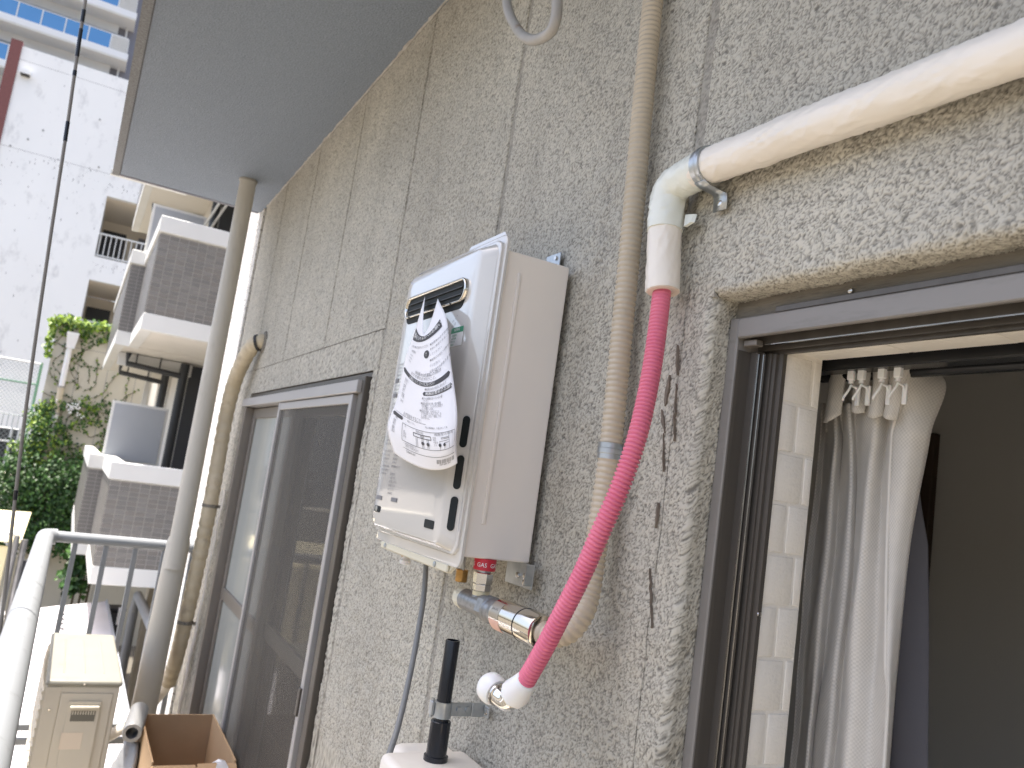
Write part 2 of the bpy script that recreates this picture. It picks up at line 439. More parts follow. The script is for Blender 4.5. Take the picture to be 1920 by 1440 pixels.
class B:
    """collects primitives into one bmesh"""
    def __init__(s):
        s.bm = bmesh.new()
        s.uv = None
    def box(s, a, b, bev=0.0, seg=1):
        lo = [min(p, q) for p, q in zip(a, b)]
        hi = [max(p, q) for p, q in zip(a, b)]
        vs = [s.bm.verts.new((x, y, z)) for x in (lo[0], hi[0]) for y in (lo[1], hi[1]) for z in (lo[2], hi[2])]
        fs = [(0, 1, 3, 2), (4, 6, 7, 5), (0, 4, 5, 1), (2, 3, 7, 6), (0, 2, 6, 4), (1, 5, 7, 3)]
        F = [s.bm.faces.new([vs[i] for i in f]) for f in fs]
        if bev:
            es = list({e for f in F for e in f.edges})
            bmesh.ops.bevel(s.bm, geom=es, offset=bev, segments=seg, profile=0.5, affect='EDGES')
        return s
    def poly(s, pts):
        s.bm.faces.new([s.bm.verts.new(p) for p in pts])
        return s
    def prism(s, pts, vec):
        """closed polygon swept along vec, capped"""
        vec = Vector(vec)
        a = [s.bm.verts.new(p) for p in pts]
        b = [s.bm.verts.new(Vector(p) + vec) for p in pts]
        n = len(pts)
        s.bm.faces.new(a); s.bm.faces.new(b[::-1])
        for i in range(n):
            s.bm.faces.new((a[i], b[i], b[(i + 1) % n], a[(i + 1) % n]))
        return s
    def loft(s, loops, cap0=True, cap1=True, closed=True):
        R = [[s.bm.verts.new(p) for p in l] for l in loops]
        n = len(R[0])
        for a, b in zip(R, R[1:]):
            for i in range(n if closed else n - 1):
                j = (i + 1) % n
                s.bm.faces.new((a[i], a[j], b[j], b[i]))
        if cap0: s.bm.faces.new(R[0][::-1])
        if cap1: s.bm.faces.new(R[-1])
        return s
    def grid(s, P, closed_u=False):
        """P[i][j] points"""
        R = [[s.bm.verts.new(p) for p in r] for r in P]
        for a, b in zip(R, R[1:]):
            for i in range(len(a) - 1):
                s.bm.faces.new((a[i], a[i + 1], b[i + 1], b[i]))
        return s
    def tube(s, pts, r, n=16, cap=True, rs=None):
        """tube along a polyline; rs optional radius per point"""
        pts = [Vector(p) for p in pts]
        loops = []
        t0 = (pts[1] - pts[0]).normalized()
        up = Vector((0, 0, 1)) if abs(t0.z) < 0.9 else Vector((1, 0, 0))
        u = t0.cross(up).normalized()
        for k, p in enumerate(pts):
            t = (pts[min(k + 1, len(pts) - 1)] - pts[max(k - 1, 0)]).normalized()
            u = (u - t * u.dot(t)).normalized()
            v = t.cross(u)
            rr = rs[k] if rs else r
            loops.append([p + (u * math.cos(2 * math.pi * i / n) + v * math.sin(2 * math.pi * i / n)) * rr for i in range(n)])
        return s.loft(loops, cap, cap)
    def lathe(s, o, axis, prof, n=24, cap=True):
        """profile [(dist, radius)...] along axis from o"""
        ax = Vector(axis).normalized()
        o = Vector(o)
        up = Vector((0, 0, 1)) if abs(ax.z) < 0.9 else Vector((1, 0, 0))
        u = ax.cross(up).normalized(); v = ax.cross(u)
        loops = [[o + ax * d + (u * math.cos(2 * math.pi * i / n) + v * math.sin(2 * math.pi * i / n)) * r for i in range(n)] for d, r in prof]
        return s.loft(loops, cap, cap)
    def done(s, name, mt, parent=None, smooth=False, ang=0.6, **props):
        bmesh.ops.recalc_face_normals(s.bm, faces=s.bm.faces)
        if smooth:
            for f in s.bm.faces: f.smooth = True
            for e in s.bm.edges:
                if len(e.link_faces) == 2 and e.calc_face_angle(0) > ang: e.smooth = False
        me = bpy.data.meshes.new(name)
        s.bm.to_mesh(me); s.bm.free()
        if mt: me.materials.append(mt)
        o = bpy.data.objects.new(name, me)
        COL.objects.link(o)
        if parent: adopt(o, parent)
        for k, v in props.items(): o[{'cat': 'category'}.get(k, k)] = v
        return o

def inst(name, me, loc, parent):
    o = bpy.data.objects.new(name, me)
    COL.objects.link(o)
    adopt(o, parent)
    o.location = loc
    return o

def spline(pts, n):
    """Catmull-Rom through pts, n samples per span"""
    P = [Vector(p) for p in pts]
    P = [2 * P[0] - P[1]] + P + [2 * P[-1] - P[-2]]
    out = []
    for i in range(1, len(P) - 2):
        a, b, c, d = P[i - 1:i + 3]
        for k in range(n):
            t = k / n
            out.append(0.5 * ((2 * b) + (c - a) * t + (2 * a - 5 * b + 4 * c - d) * t * t + (3 * b - a - 3 * c + d) * t ** 3))
    out.append(P[-2])
    return out

def resample(pts, step):
    pts = [Vector(p) for p in pts]
    d = [0]
    for a, b in zip(pts, pts[1:]): d.append(d[-1] + (b - a).length)
    n = max(2, int(d[-1] / step))
    out = []; k = 0
    for i in range(n + 1):
        s = d[-1] * i / n
        while k < len(d) - 2 and d[k + 1] < s: k += 1
        f = (s - d[k]) / max(1e-9, d[k + 1] - d[k])
        out.append(pts[k].lerp(pts[k + 1], f))
    return out

def corrugated(pts, r, depth, pitch, n=20, round_=True):
    """ridged hose: returns a B"""
    path = resample(spline(pts, 12), pitch / 6)
    prof = [0.0, 0.62, 1.0, 1.0, 0.62, 0.0] if round_ else [0.0, 0.05, 0.9, 1, 1, 0.85]
    rs = [r - depth + depth * prof[k % 6] for k in range(len(path))]
    b = B(); b.tube(path, r, n, True, rs)
    return b

def ring(y0, y1, z0, z1, r, x, n=6):
    """rounded rectangle loop in the plane x"""
    pts = []
    for cy, cz, a0 in ((y1 - r, z1 - r, 0), (y0 + r, z1 - r, 90), (y0 + r, z0 + r, 180), (y1 - r, z0 + r, 270)):
        for k in range(n + 1):
            a = rad(a0 + 90 * k / n)
            pts.append((x, cy + r * math.cos(a), cz + r * math.sin(a)))
    return pts

def sheet_np(name, P, mt, parent, smooth=True, uv=None, **props):
    """P: array (nu,nv,3) -> quad mesh"""
    nu, nv = P.shape[:2]
    idx = np.arange(nu * nv).reshape(nu, nv)
    q = np.stack([idx[:-1, :-1], idx[1:, :-1], idx[1:, 1:], idx[:-1, 1:]], -1).reshape(-1, 4)
    me = bpy.data.meshes.new(name)
    me.from_pydata(P.reshape(-1, 3).tolist(), [], q.tolist())
    if smooth: me.polygons.foreach_set('use_smooth', np.ones(len(q), bool))
    if uv is not None:
        l = me.uv_layers.new(name='UVMap')
        U = uv.reshape(-1, 2)[q.reshape(-1)]
        l.data.foreach_set('uv', U.astype(np.float32).ravel())
    me.materials.append(mt)
    o = bpy.data.objects.new(name, me)
    COL.objects.link(o)
    if parent: adopt(o, parent)
    for k, v in props.items(): o[k] = v
    return o

TXT = {}
def text2d(s, align='CENTER'):
    """glyph outlines of the default font as (verts2d, faces); height normalised so that the em is 1"""
    if (s, align) in TXT: return TXT[(s, align)]
    c = bpy.data.curves.new('t', 'FONT')
    c.body = s; c.align_x = align; c.align_y = 'CENTER'; c.resolution_u = 2
    o = bpy.data.objects.new('t', c)
    COL.objects.link(o)
    dg = bpy.context.evaluated_depsgraph_get()
    ev = o.evaluated_get(dg)
    me = ev.to_mesh()
    V = [(v.co.x, v.co.y) for v in me.vertices]
    F = [tuple(p.vertices) for p in me.polygons]
    ev.to_mesh_clear()
    bpy.data.objects.remove(o); bpy.data.curves.remove(c)
    TXT[(s, align)] = (V, F)
    return V, F

def put_text(b, s, size, fn, align='CENTER', sx=1.0):
    """adds text to B b; fn maps local (a,b) metres -> world point"""
    V, F = text2d(s, align)
    vs = [b.bm.verts.new(fn(x * size * sx, y * size)) for x, y in V]
    for f in F:
        try: b.bm.faces.new([vs[i] for i in f])
        except ValueError: pass

# ================================================================== OUR BUILDING
X0 = 0.66                      # face of the stucco wall
YEND = 4.46                    # end of the balcony
YW1 = 4.315                    # end of the stained wall
CZ = 2.865                     # soffit height

def lin(a, b, step):
    n = max(1, int(abs(b - a) / step))
    return np.linspace(a, b, n + 1)

wall = thing('house_wall', 'grey rough stucco balcony wall with vertical panel joints and dirt stains', 'wall', (0.7, 2.0, 0))

LAT = rng.random((512, 512))
def vnoise(a, c, cell):
    u_, w_ = a / cell, c / cell
    i_, j_ = np.floor(u_).astype(int), np.floor(w_).astype(int)
    f_, g_ = u_ - i_, w_ - j_
    f_, g_ = f_ * f_ * (3 - 2 * f_), g_ * g_ * (3 - 2 * g_)
    q = lambda x_, y_: LAT[x_ % 512, y_ % 512]
    return (q(i_, j_) * (1 - f_) + q(i_ + 1, j_) * f_) * (1 - g_) + (q(i_, j_ + 1) * (1 - f_) + q(i_ + 1, j_ + 1) * f_) * g_ - 0.5
def lumps(a, c, k=1.0):
    """sprayed-on lumps: creased billows on warped coordinates, 0 in the creases, about 1 on the crests"""
    a, c = a / k, c / k
    w1, w2 = vnoise(a + 11, c + 31, 0.012) * 0.008, vnoise(a + 53, c + 7, 0.012) * 0.008
    ca, sa = math.cos(0.55), math.sin(0.55)
    u_, w_ = (a + w1) * ca + (c + w2) * sa * 1.2, -(a + w1) * sa + (c + w2) * ca * 1.2
    n = np.abs(vnoise(u_ + 40, w_ + 40, 0.0044)) * 2
    m = vnoise(u_ * 0.8 - w_ * 0.6 + 20, u_ * 0.6 + w_ * 0.8 + 60, 0.0028) + 0.5
    return np.clip(0.72 * n ** 0.6 + 0.42 * m - 0.05, 0, 1.2)
RELIEF = {}
def roughen(P, amp=0.0044, k=1.0):
    """push the sheet along its own normals by the lump relief"""
    du = np.gradient(P, axis=0); dv = np.gradient(P, axis=1)
    n = np.cross(du, dv); n /= np.maximum(np.linalg.norm(n, axis=2, keepdims=True), 1e-9)
    a = P[:, :, 1] + P[:, :, 0]; c = P[:, :, 2] - P[:, :, 0]
    h = lumps(a, c, k)
    Q = P + n * ((h - 0.55) * amp + vnoise(a + 3, c + 5, 0.03) * 0.003)[:, :, None]
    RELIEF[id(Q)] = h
    return Q

def panel(y0, y1, z0, z1, step, ret0=True, ret1=True):
    """front sheet of one wall panel with returns into the joints"""
    u = []
    if ret1: u += [(0.6665, y1), (0.6615, y1)]
    ys = lin(y1 - 0.0015, y0 + 0.0015, step)
    u += [(X0, y) for y in ys]
    if ret0: u += [(0.6615, y0), (0.6665, y0)]
    zs = lin(z0, z1, step) if z0 > 0.5 else np.concatenate([lin(z0, 0.95, 0.012)[:-1], lin(0.95, z1, step)])
    P = np.zeros((len(u), len(zs), 3))
    U = np.array(u)
    P[:, :, 0] = U[:, None, 0]; P[:, :, 1] = U[:, None, 1]; P[:, :, 2] = zs[None, :]
    return P

def join_sheets(name, Ps, mt, parent):
    V = []; Q = []; off = 0
    for P in Ps:
        nu, nv = P.shape[:2]
        idx = np.arange(nu * nv).reshape(nu, nv) + off
        Q.append(np.stack([idx[:-1, :-1], idx[1:, :-1], idx[1:, 1:], idx[:-1, 1:]], -1).reshape(-1, 4))
        V.append(P.reshape(-1, 3)); off += nu * nv
    V = np.concatenate(V); Q = np.concatenate(Q)
    me = bpy.data.meshes.new(name)
    me.vertices.add(len(V)); me.vertices.foreach_set('co', V.astype(np.float32).ravel())
    me.loops.add(len(Q) * 4); me.loops.foreach_set('vertex_index', Q.astype(np.int32).ravel())
    me.polygons.add(len(Q)); me.polygons.foreach_set('loop_start', np.arange(0, len(Q) * 4, 4, dtype=np.int32))
    me.polygons.foreach_set('loop_total', np.full(len(Q), 4, dtype=np.int32))
    me.polygons.foreach_set('use_smooth', np.ones(len(Q), bool))
    me.update(calc_edges=True)
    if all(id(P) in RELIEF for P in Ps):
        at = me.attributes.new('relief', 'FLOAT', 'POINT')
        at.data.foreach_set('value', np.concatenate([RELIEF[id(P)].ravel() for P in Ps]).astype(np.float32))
    me.materials.append(mt)
    o = bpy.data.objects.new(name, me); COL.objects.link(o); adopt(o, parent)
    return o

def arc(cx, cy, r, a0, a1, n=5):
    return [(cx + r * math.cos(rad(a0 + (a1 - a0) * k / n)), cy + r * math.sin(rad(a0 + (a1 - a0) * k / n))) for k in range(n + 1)]

DY, DZ, RR = 0.774, 1.873, 0.012        # door opening edge, lintel underside, rounding of the stucco arris
# panel beside and above the door: column with rounded reveal, strip above it, lintel with rounded soffit
st = 0.0015
u = [(0.6665, 0.830), (0.6615, 0.830)] + [(X0, y) for y in lin(0.8285, DY + RR, st)] + arc(X0 + RR, DY + RR, RR, 180, 270, 12)[1:] + [(x, DY) for x in lin(X0 + RR + 0.003, 0.705, st)]
U = np.array(u); zs = np.concatenate([lin(0.02, 1.20, 0.01)[:-1], lin(1.20, DZ, 0.0018)])
Pc = np.zeros((len(U), len(zs), 3)); Pc[:, :, 0] = U[:, None, 0]; Pc[:, :, 1] = U[:, None, 1]; Pc[:, :, 2] = zs
v = [(x, DZ) for x in lin(0.705, X0 + RR + 0.003, st)] + arc(X0 + RR, DZ + RR, RR, 270, 180, 12)[0:] + [(X0, z) for z in lin(DZ + RR + 0.003, CZ + 0.03, st)]
Vv = np.array(v); ys = np.concatenate([lin(DY, 0.30, st)[:-1], lin(0.30, -0.35, 0.012)])
Pl = np.zeros((len(ys), len(Vv), 3)); Pl[:, :, 0] = Vv[None, :, 0]; Pl[:, :, 1] = ys[:, None]; Pl[:, :, 2] = Vv[None, :, 1]
zf = list(lin(DZ, DZ + RR, 0.0018)[:-1]) + [z for x, z in v if abs(x - X0) < 1e-6 and z > DZ]
us = [(0.6665, 0.830), (0.6615, 0.830)] + [(X0, y) for y in lin(0.8285, DY + RR, st)] + [(X0, y) for y in lin(DY + RR, DY, 0.003)][1:]
Us = np.array(us); Ps_ = np.zeros((len(us), len(zf), 3)); Ps_[:, :, 0] = Us[:, None, 0]; Ps_[:, :, 1] = Us[:, None, 1]; Ps_[:, :, 2] = np.array(zf)
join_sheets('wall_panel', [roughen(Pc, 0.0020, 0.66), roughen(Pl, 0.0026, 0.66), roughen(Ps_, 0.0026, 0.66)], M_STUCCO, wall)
b = B(); b.prism([(x, DY + 0.0005, z) for x, z in [(X0 + 0.001, DZ - 0.001)] + arc(X0 + RR + 0.001, DZ + RR, RR, 180, 270)] , (0, 0.004, 0)); b.done('corner_fill', M_CAULK, wall)
for y0, y1, z0, z1, s in ((0.850, 1.429, 0.02, CZ + 0.03, 0.0019), (1.447, 2.032, 0.02, CZ + 0.03, 0.0023),
                          (2.046, 2.636, 1.972, CZ + 0.03, 0.0030), (2.650, 3.232, 1.972, CZ + 0.03, 0.0034),
                          (3.248, 3.830, 1.972, CZ + 0.03, 0.0036), (3.846, YW1, 1.972, CZ + 0.03, 0.0040)):
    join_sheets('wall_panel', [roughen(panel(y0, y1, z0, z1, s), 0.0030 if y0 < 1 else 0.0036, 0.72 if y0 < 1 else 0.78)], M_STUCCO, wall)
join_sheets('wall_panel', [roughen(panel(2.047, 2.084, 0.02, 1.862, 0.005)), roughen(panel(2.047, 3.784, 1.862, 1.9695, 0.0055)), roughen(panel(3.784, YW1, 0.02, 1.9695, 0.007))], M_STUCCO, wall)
# wall core behind the panels (closes the joints and the building)
b = B()
b.box((0.6655, 0.80, 0.0), (0.80, 2.084, CZ + 0.1)); b.box((0.6655, 2.084, 1.862), (0.80, 3.784, CZ + 0.1))
b.box((0.6655, 3.784, 0.0), (0.80, YW1, CZ + 0.1)); b.box((0.6655, 2.084, 0.0), (0.80, 3.784, 0.10))
b.box((0.706, -2.0, 1.852), (0.80, 0.80, CZ + 0.1)); b.box((0.6655, -2.0, 1.90), (0.706, 0.80, CZ + 0.1))
b.box((0.68, -2.0, 0), (0.80, -0.9, 1.852))
b.box((0.68, -0.9, 0), (0.80, 0.80, 0.10))
b.done('wall_core', M_GROOVE, wall)
# dirty mortar fascia over the door head and side
b = B(); b.box((0.7, -0.35, 1.838), (0.7059, DY, DZ + 0.004)); b.done('mortar_fascia', M_FASC, wall)
# cracks in the render over the joint beside the door
def crack(pts, w):
    b = B()
    L_, R_ = [], []
    for i, (y, z) in enumerate(pts):
        k = w * math.sin(math.pi * (i + 0.15) / (len(pts) - 0.7)) * random.uniform(0.6, 1.2)
        L_.append((0.6556, y + k, z)); R_.append((0.6556, y - k, z))
    for i in range(len(pts) - 1):
        b.prism([L_[i], L_[i + 1], R_[i + 1], R_[i]], (0.004, 0, 0))
    return b.done('crack', M_CRACK, wall)
def jag(p, q, n, amp):
    return [(p[0] + (q[0] - p[0]) * i / n + (random.uniform(-amp, amp) if 0 < i < n else 0), p[1] + (q[1] - p[1]) * i / n) for i in range(n + 1)]
crack(jag((0.829, 1.815), (0.823, 1.775), 5, 0.001), 0.0022)
crack(jag((0.823, 1.764), (0.814, 1.69), 12, 0.0012), 0.0009)
crack(jag((0.838, 1.776), (0.8395, 1.735), 6, 0.0006), 0.0042)
crack(jag((0.8455, 1.731), (0.834, 1.70), 6, 0.0008), 0.0026)
crack(jag((0.836, 1.70), (0.828, 1.651), 8, 0.0006), 0.0008)
crack(jag((0.831, 1.612), (0.830, 1.58), 6, 0.0008), 0.0017)
crack(jag((0.832, 1.53), (0.815, 1.46), 12, 0.0012), 0.0006)
# caulk ridge between soffit and wall, and a skimmed repair patch
path = [(0.656 + 0.002 * rng.random(), 0.2 + i * 0.02, CZ + 0.001 + 0.002 * rng.random()) for i in range(206)]
b = B(); b.tube(path, 0.008, 8, True, [0.0045 + 0.004 * rng.random() ** 3 for _ in path]); b.done('caulk_bead', M_CAULK, wall, smooth=True)
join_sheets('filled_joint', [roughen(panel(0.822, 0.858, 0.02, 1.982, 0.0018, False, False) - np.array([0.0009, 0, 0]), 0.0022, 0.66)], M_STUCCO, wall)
for y0, y1, z0, z1, st_ in ((0.828, 0.852, 1.98, CZ, 0.002), (1.427, 1.449, 0.02, CZ, 0.003), (2.030, 2.048, 0.02, CZ, 0.004), (2.634, 2.652, 1.97, CZ, 0.004), (3.230, 3.250, 1.97, CZ, 0.005), (3.828, 3.848, 1.97, CZ, 0.005)):
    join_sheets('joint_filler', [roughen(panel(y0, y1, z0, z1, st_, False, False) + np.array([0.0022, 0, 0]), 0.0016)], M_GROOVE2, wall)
# rim of the hose hole
b = B(); b.lathe((0.668, 3.70, 2.09), (-1, 0, 0), [(0, 0.05), (0.012, 0.05), (0.018, 0.035)], 18); b.done('hole_putty', M_GROOVE, wall, smooth=True)

# sunlit end of the wall beyond the balcony
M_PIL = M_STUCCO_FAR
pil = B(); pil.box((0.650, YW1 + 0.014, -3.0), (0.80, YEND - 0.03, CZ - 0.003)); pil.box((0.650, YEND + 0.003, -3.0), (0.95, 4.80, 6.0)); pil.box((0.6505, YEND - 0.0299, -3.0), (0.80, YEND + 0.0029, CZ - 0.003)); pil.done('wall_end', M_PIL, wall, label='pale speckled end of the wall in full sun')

slab = thing('balcony_ceiling', 'grey painted underside of the balcony above', 'balcony', (0.3, 2.0, CZ))
b = B(); b.prism([(-0.034, YEND - 0.02, CZ), (0.80, YEND - 0.02, CZ), (0.80, -4.2, CZ), (0.0165, -4.2, CZ)], (0, 0, 0.16)); b.done('soffit', M_CEIL, slab)
b = B(); b.prism([(-0.070, YEND, CZ - 0.006), (-0.0385, YEND, CZ - 0.006), (0.012, -4.2, CZ - 0.006), (-0.012, -4.2, CZ - 0.006)], (0, 0, 0.176)); b.done('slab_edge', M_LIP, slab)
b = B(); b.prism([(-0.0383, YEND - 0.03, CZ + 0.003), (-0.0342, YEND - 0.03, CZ + 0.003), (0.0163, -4.2, CZ + 0.003), (0.0122, -4.2, CZ + 0.003)], (0, 0, 0.1)); b.done('drip_groove', M_TRACK, slab)
b = B(); b.box((-0.040, YEND - 0.018, CZ - 0.004), (0.643, YEND, CZ + 0.17), 0.002); b.done('end_strip', M_TGREY, slab)
b = B(); b.box((-0.078, YEND + 0.002, CZ - 0.004), (0.28, YEND + 0.030, CZ + 0.02), 0.002); b.done('drip_flashing', M_NWHITE, slab)
b = B(); b.box((-0.10, -4.2, -0.15), (0.672, YEND, 0.0)); b.done('balcony_floor', M_CONC, kind='structure')

# ------------------------------------------------------------------ drain pipe at the balcony end
dp = thing('drain_pipe', 'cream round drain pipe rising to the grey balcony ceiling', 'drain pipe', (0.5, 3.97, 0))
b = B(); b.lathe((0.5, 3.955, 1.05), (0, 0, 1), [(0, 0.0425), (0.9, 0.040), (1.81, 0.0375)], 32); b.done('pipe_section', M_VINYL, dp, smooth=True)
b = B(); b.tube([(0.495, 4.06, 0.0), (0.4975, 4.02, 0.6), (0.5, 3.965, 1.165), (0.5, 3.962, 1.185)], 0.06, 32, True, [0.056, 0.053, 0.049, 0.0435]); b.done('pipe_section', M_VINYL, dp, smooth=True)
b = B(); b.lathe((0.5, 3.957, CZ - 0.012), (0, 0, 1), [(0, 0.0385), (0.004, 0.0425), (0.012, 0.0425)], 32); b.done('ceiling_collar', M_CAULK, dp, smooth=True)

# ------------------------------------------------------------------ left window
win = thing('sliding_window', 'bronze aluminium sliding window with grey insect screen left of the water heater', 'window', (0.66, 2.95, 0.1))
WY0, WY1, WZ0, WZ1 = 2.09, 3.78, 0.10, 1.858
b = B(); b.box((0.632, 2.115, 1.800), (0.70, 3.80, 1.834), 0.002); b.done('frame_head', M_ALUW, win)
b = B(); b.box((0.664, WY0, 1.836), (0.78, WY1, WZ1)); b.done('head_filler', M_ALUD, win)
b = B(); b.box((0.640, 3.735, WZ0), (0.74, 3.782, 1.798), 0.002); b.done('jamb', M_ALU, win)
b = B(); b.box((0.645, 2.092, WZ0), (0.74, 2.128, 1.845), 0.002); b.box((0.650, 2.1282, WZ0), (0.74, 2.150, 1.798), 0.001); b.done('jamb', M_ALUD, win)
b = B(); b.box((0.64, 2.15, WZ0), (0.74, 3.735, 0.135), 0.002); b.done('sill', M_ALU, win)
def sash(y0, y1, z0, z1, x0, x1, w, mt, nm, rails=()):
    """each stile and rail of a sash is its own mesh; returns the glazing rectangle"""
    for ya, yb in ((y0, y0 + w), (y1 - w, y1)):
        q = B(); q.box((x0, ya, z0), (x1, yb, z1), 0.002); q.done(nm + 'stile', mt, win)
    for za, zb in ((z0, z0 + w), (z1 - w, z1)) + tuple((r - 0.024, r + 0.024) for r in rails):
        q = B(); q.box((x0 + 0.001, y0 + w, za), (x1 - 0.001, y1 - w, zb), 0.002); q.done(nm + 'rail', mt, win)
sash(2.95, 3.733, 0.137, 1.796, 0.676, 0.700, 0.042, M_ALU, 'sash_', (1.0,))
q = B(); q.box((0.686, 2.99, 0.175), (0.690, 3.693, 1.756)); q.done('glass_pane', M_FROST, win)
sash(2.152, 3.02, 0.137, 1.796, 0.704, 0.728, 0.042, M_ALU, 'sash_', (1.0,))
q = B(); q.box((0.714, 2.19, 0.175), (0.718, 2.98, 1.756)); q.done('glass_pane', M_GLASS, win)
sash(2.165, 3.075, 0.137, 1.798, 0.640, 0.660, 0.026, M_ALUW, 'screen_')
q = B(); q.poly([(0.648, 2.19, 0.16), (0.648, 2.19, 1.775), (0.648, 3.05, 1.775), (0.648, 3.05, 0.16)]); q.done('screen_mesh', M_SCREEN, win)
q = B(); q.box((0.634, 2.168, 0.95), (0.640, 2.186, 1.02), 0.001); q.done('latch', M_ALUD, win)
# pale net curtain behind the window
ys = np.linspace(2.10, 3.78, 160); zs = np.linspace(0.12, 1.85, 8)
P = np.zeros((160, 8, 3)); P[:, :, 1] = ys[:, None]; P[:, :, 2] = zs
P[:, :, 0] = 0.79 + (0.016 * np.sin(ys * 52) + 0.008 * np.sin(ys * 23 + 1))[:, None]
UV = np.zeros((160, 8, 2)); UV[:, :, 0] = ys[:, None]; UV[:, :, 1] = zs
o = sheet_np('net_curtain', P, mat('net_cloth', (0.62, 0.63, 0.60), 0.9), None, uv=UV)
o['label'] = 'pale net curtain hanging behind the bronze sliding window'; o['category'] = 'curtain'

# ------------------------------------------------------------------ door on the right
door = thing('sliding_door_frame', 'bronze aluminium door frame, open, with cream curtain hanging inside', 'door frame', (0.715, 0.2, 0.1))
b = B(); b.box((0.690, 0.757, 0.1), (0.742, 0.773, 1.8495), 0.0015); b.done('jamb_face', M_ALUH, door)
b = B()
prof = [(0.6935, 0.7568), (0.698, 0.7560), (0.713, 0.7555), (0.713, 0.7445), (0.7155, 0.7445), (0.7155, 0.7525), (0.719, 0.7525),
        (0.719, 0.7400), (0.7215, 0.7400), (0.7215, 0.748), (0.7262, 0.748), (0.7262, 0.7335), (0.7285, 0.7335), (0.7285, 0.728), (0.7325, 0.728), (0.7325, 0.7205), (0.7385, 0.7205), (0.7385, 0.7568)]
b.prism([(x, y, 0.1) for x, y in prof], (0, 0, 1.71)); b.done('jamb_track', M_ALUD, door)
b = B(); b.box((0.7128, 0.7435, 0.1), (0.7158, 0.7447, 1.8085)); b.box((0.7188, 0.7388, 0.1), (0.7218, 0.7402, 1.8085)); b.done('track_lip', M_STEEL, door)
b = B(); b.box((0.6885, -0.35, 1.8235), (0.6965, 0.7567, 1.8485), 0.0015); b.done('head_face', M_ALUH, door)
b = B()
prof = [(0.6968, 1.8475), (0.6968, 1.8330), (0.7115, 1.8330), (0.7115, 1.8185), (0.7140, 1.8185), (0.7140, 1.8330), (0.7255, 1.8330),
        (0.7255, 1.8140), (0.7280, 1.8140), (0.7280, 1.8215), (0.7340, 1.8215), (0.7340, 1.8105), (0.7400, 1.8105), (0.7400, 1.8475)]
b.prism([(x, -0.35, z) for x, z in prof], (0, 1.1065, 0)); b.done('head_track', M_ALUD, door)
b = B(); b.box((0.7112, -0.35, 1.8172), (0.7143, 0.755, 1.8184)); b.done('track_lip', M_STEEL, door)
b = B(); b.box((0.698, 0.733, 1.8145), (0.7105, 0.7545, 1.8225), 0.0012); b.done('stopper', M_ALU, door)
b = B(); b.box((0.6905, -0.35, 1.8490), (0.6990, 0.70, 1.8570), 0.001); b.done('head_flange', M_ALUD, door)
for p in ((0.6975, 0.60, 1.862),):
    b = B(); b.lathe(p, (-1, 0, 0), [(0, 0.0032), (0.0015, 0.003), (0.0022, 0.0012)], 10); b.done('screw', M_STEEL, door, smooth=True)
b = B(); b.lathe((0.735, 0.7204, 1.50), (0, -1, 0), [(0, 0.003), (0.0015, 0.0028), (0.0022, 0.001)], 10); b.done('screw', M_STEEL, door, smooth=True)

# white embossed brick paper on the inner reveal
rev = thing('reveal_wall', 'white embossed brick wall strip between door frame and curtain', 'wall', (0.77, 0.74, 0.1))
b = B(); b.box((0.7405, 0.7245, 0.1), (0.803, 0.90, 1.95)); b.box((0.7405, -0.35, 1.8165), (0.803, 0.7245, 1.95)); b.done('plaster', M_WALLPAPER, rev)
def brick_mesh(w, h, t, axis):
    b = B()
    if axis == 'y': b.box((0, -t, 0), (w, 0.001, h), 0.0012, 2)
    else: b.box((0, 0, -t), (w, h, 0.001), 0.0012, 2)
    bmesh.ops.recalc_face_normals(b.bm, faces=b.bm.faces)
    for f in b.bm.faces: f.smooth = True
    me = bpy.data.meshes.new('brick'); b.bm.to_mesh(me); b.bm.free(); me.materials.append(M_WALLPAPER)
    return me
BM = {}
k = 0; z = 1.8115 - 0.0565
while z > 0.12:
    split = 0.028 if k % 2 else 0.048
    for x0, w in ((0.7415, split - 0.0045), (0.7415 + split, 0.0605 - split)):
        key = round(w, 4)
        if key not in BM: BM[key] = brick_mesh(w, 0.0565, 0.0014, 'y')
        inst('brick', BM[key], (x0, 0.7245, z), rev)
    z -= 0.0607; k += 1
y = 0.60
me = brick_mesh(0.0585, 0.117, 0.0014, 'z')
while y > -0.3:
    inst('brick', me, (0.7420, y, 1.8165), rev); y -= 0.1215

# the dim room behind
for nm, a, c in (('room_wall', (2.5, -2.0, 0.1), (2.6, 4.4, 2.4)), ('room_wall', (0.81, 2.0, 0.1), (2.5, 2.1, 2.4)), ('room_wall', (0.81, -2.1, 0.1), (2.6, -2.0, 2.4)),
                 ('room_wall', (0.81, 4.4, 0.1), (2.6, 4.46, 2.4)), ('room_wall', (0.803, 0.90, 0.1), (0.81, 2.0, 2.4)), ('room_wall', (0.803, -2.0, 1.95), (0.81, 0.90, 2.4)), ('room_ceiling', (0.803, -2.1, 2.4), (2.6, 4.46, 2.5)), ('room_floor', (0.80, -2.1, 0.0), (2.6, 4.46, 0.1))):
    b = B(); b.box(a, c); b.done(nm, M_ROOMF if nm == 'room_floor' else M_ROOM, kind='structure')
idr = thing('interior_door', 'dark brown wooden interior door in the dim room behind the curtain', 'door', (2.49, 2.0, 0.1))
b = B(); b.box((2.47, 1.735, 0.1), (2.5, 1.77, 1.985), 0.002); b.box((2.47, 1.77, 1.95), (2.5, 2.0, 1.985), 0.002); b.done('door_trim', M_TRIM, idr)
b = B(); b.box((2.485, 1.77, 0.1), (2.5, 2.0, 1.95), 0.001); b.done('door_leaf', M_TRIM, idr)

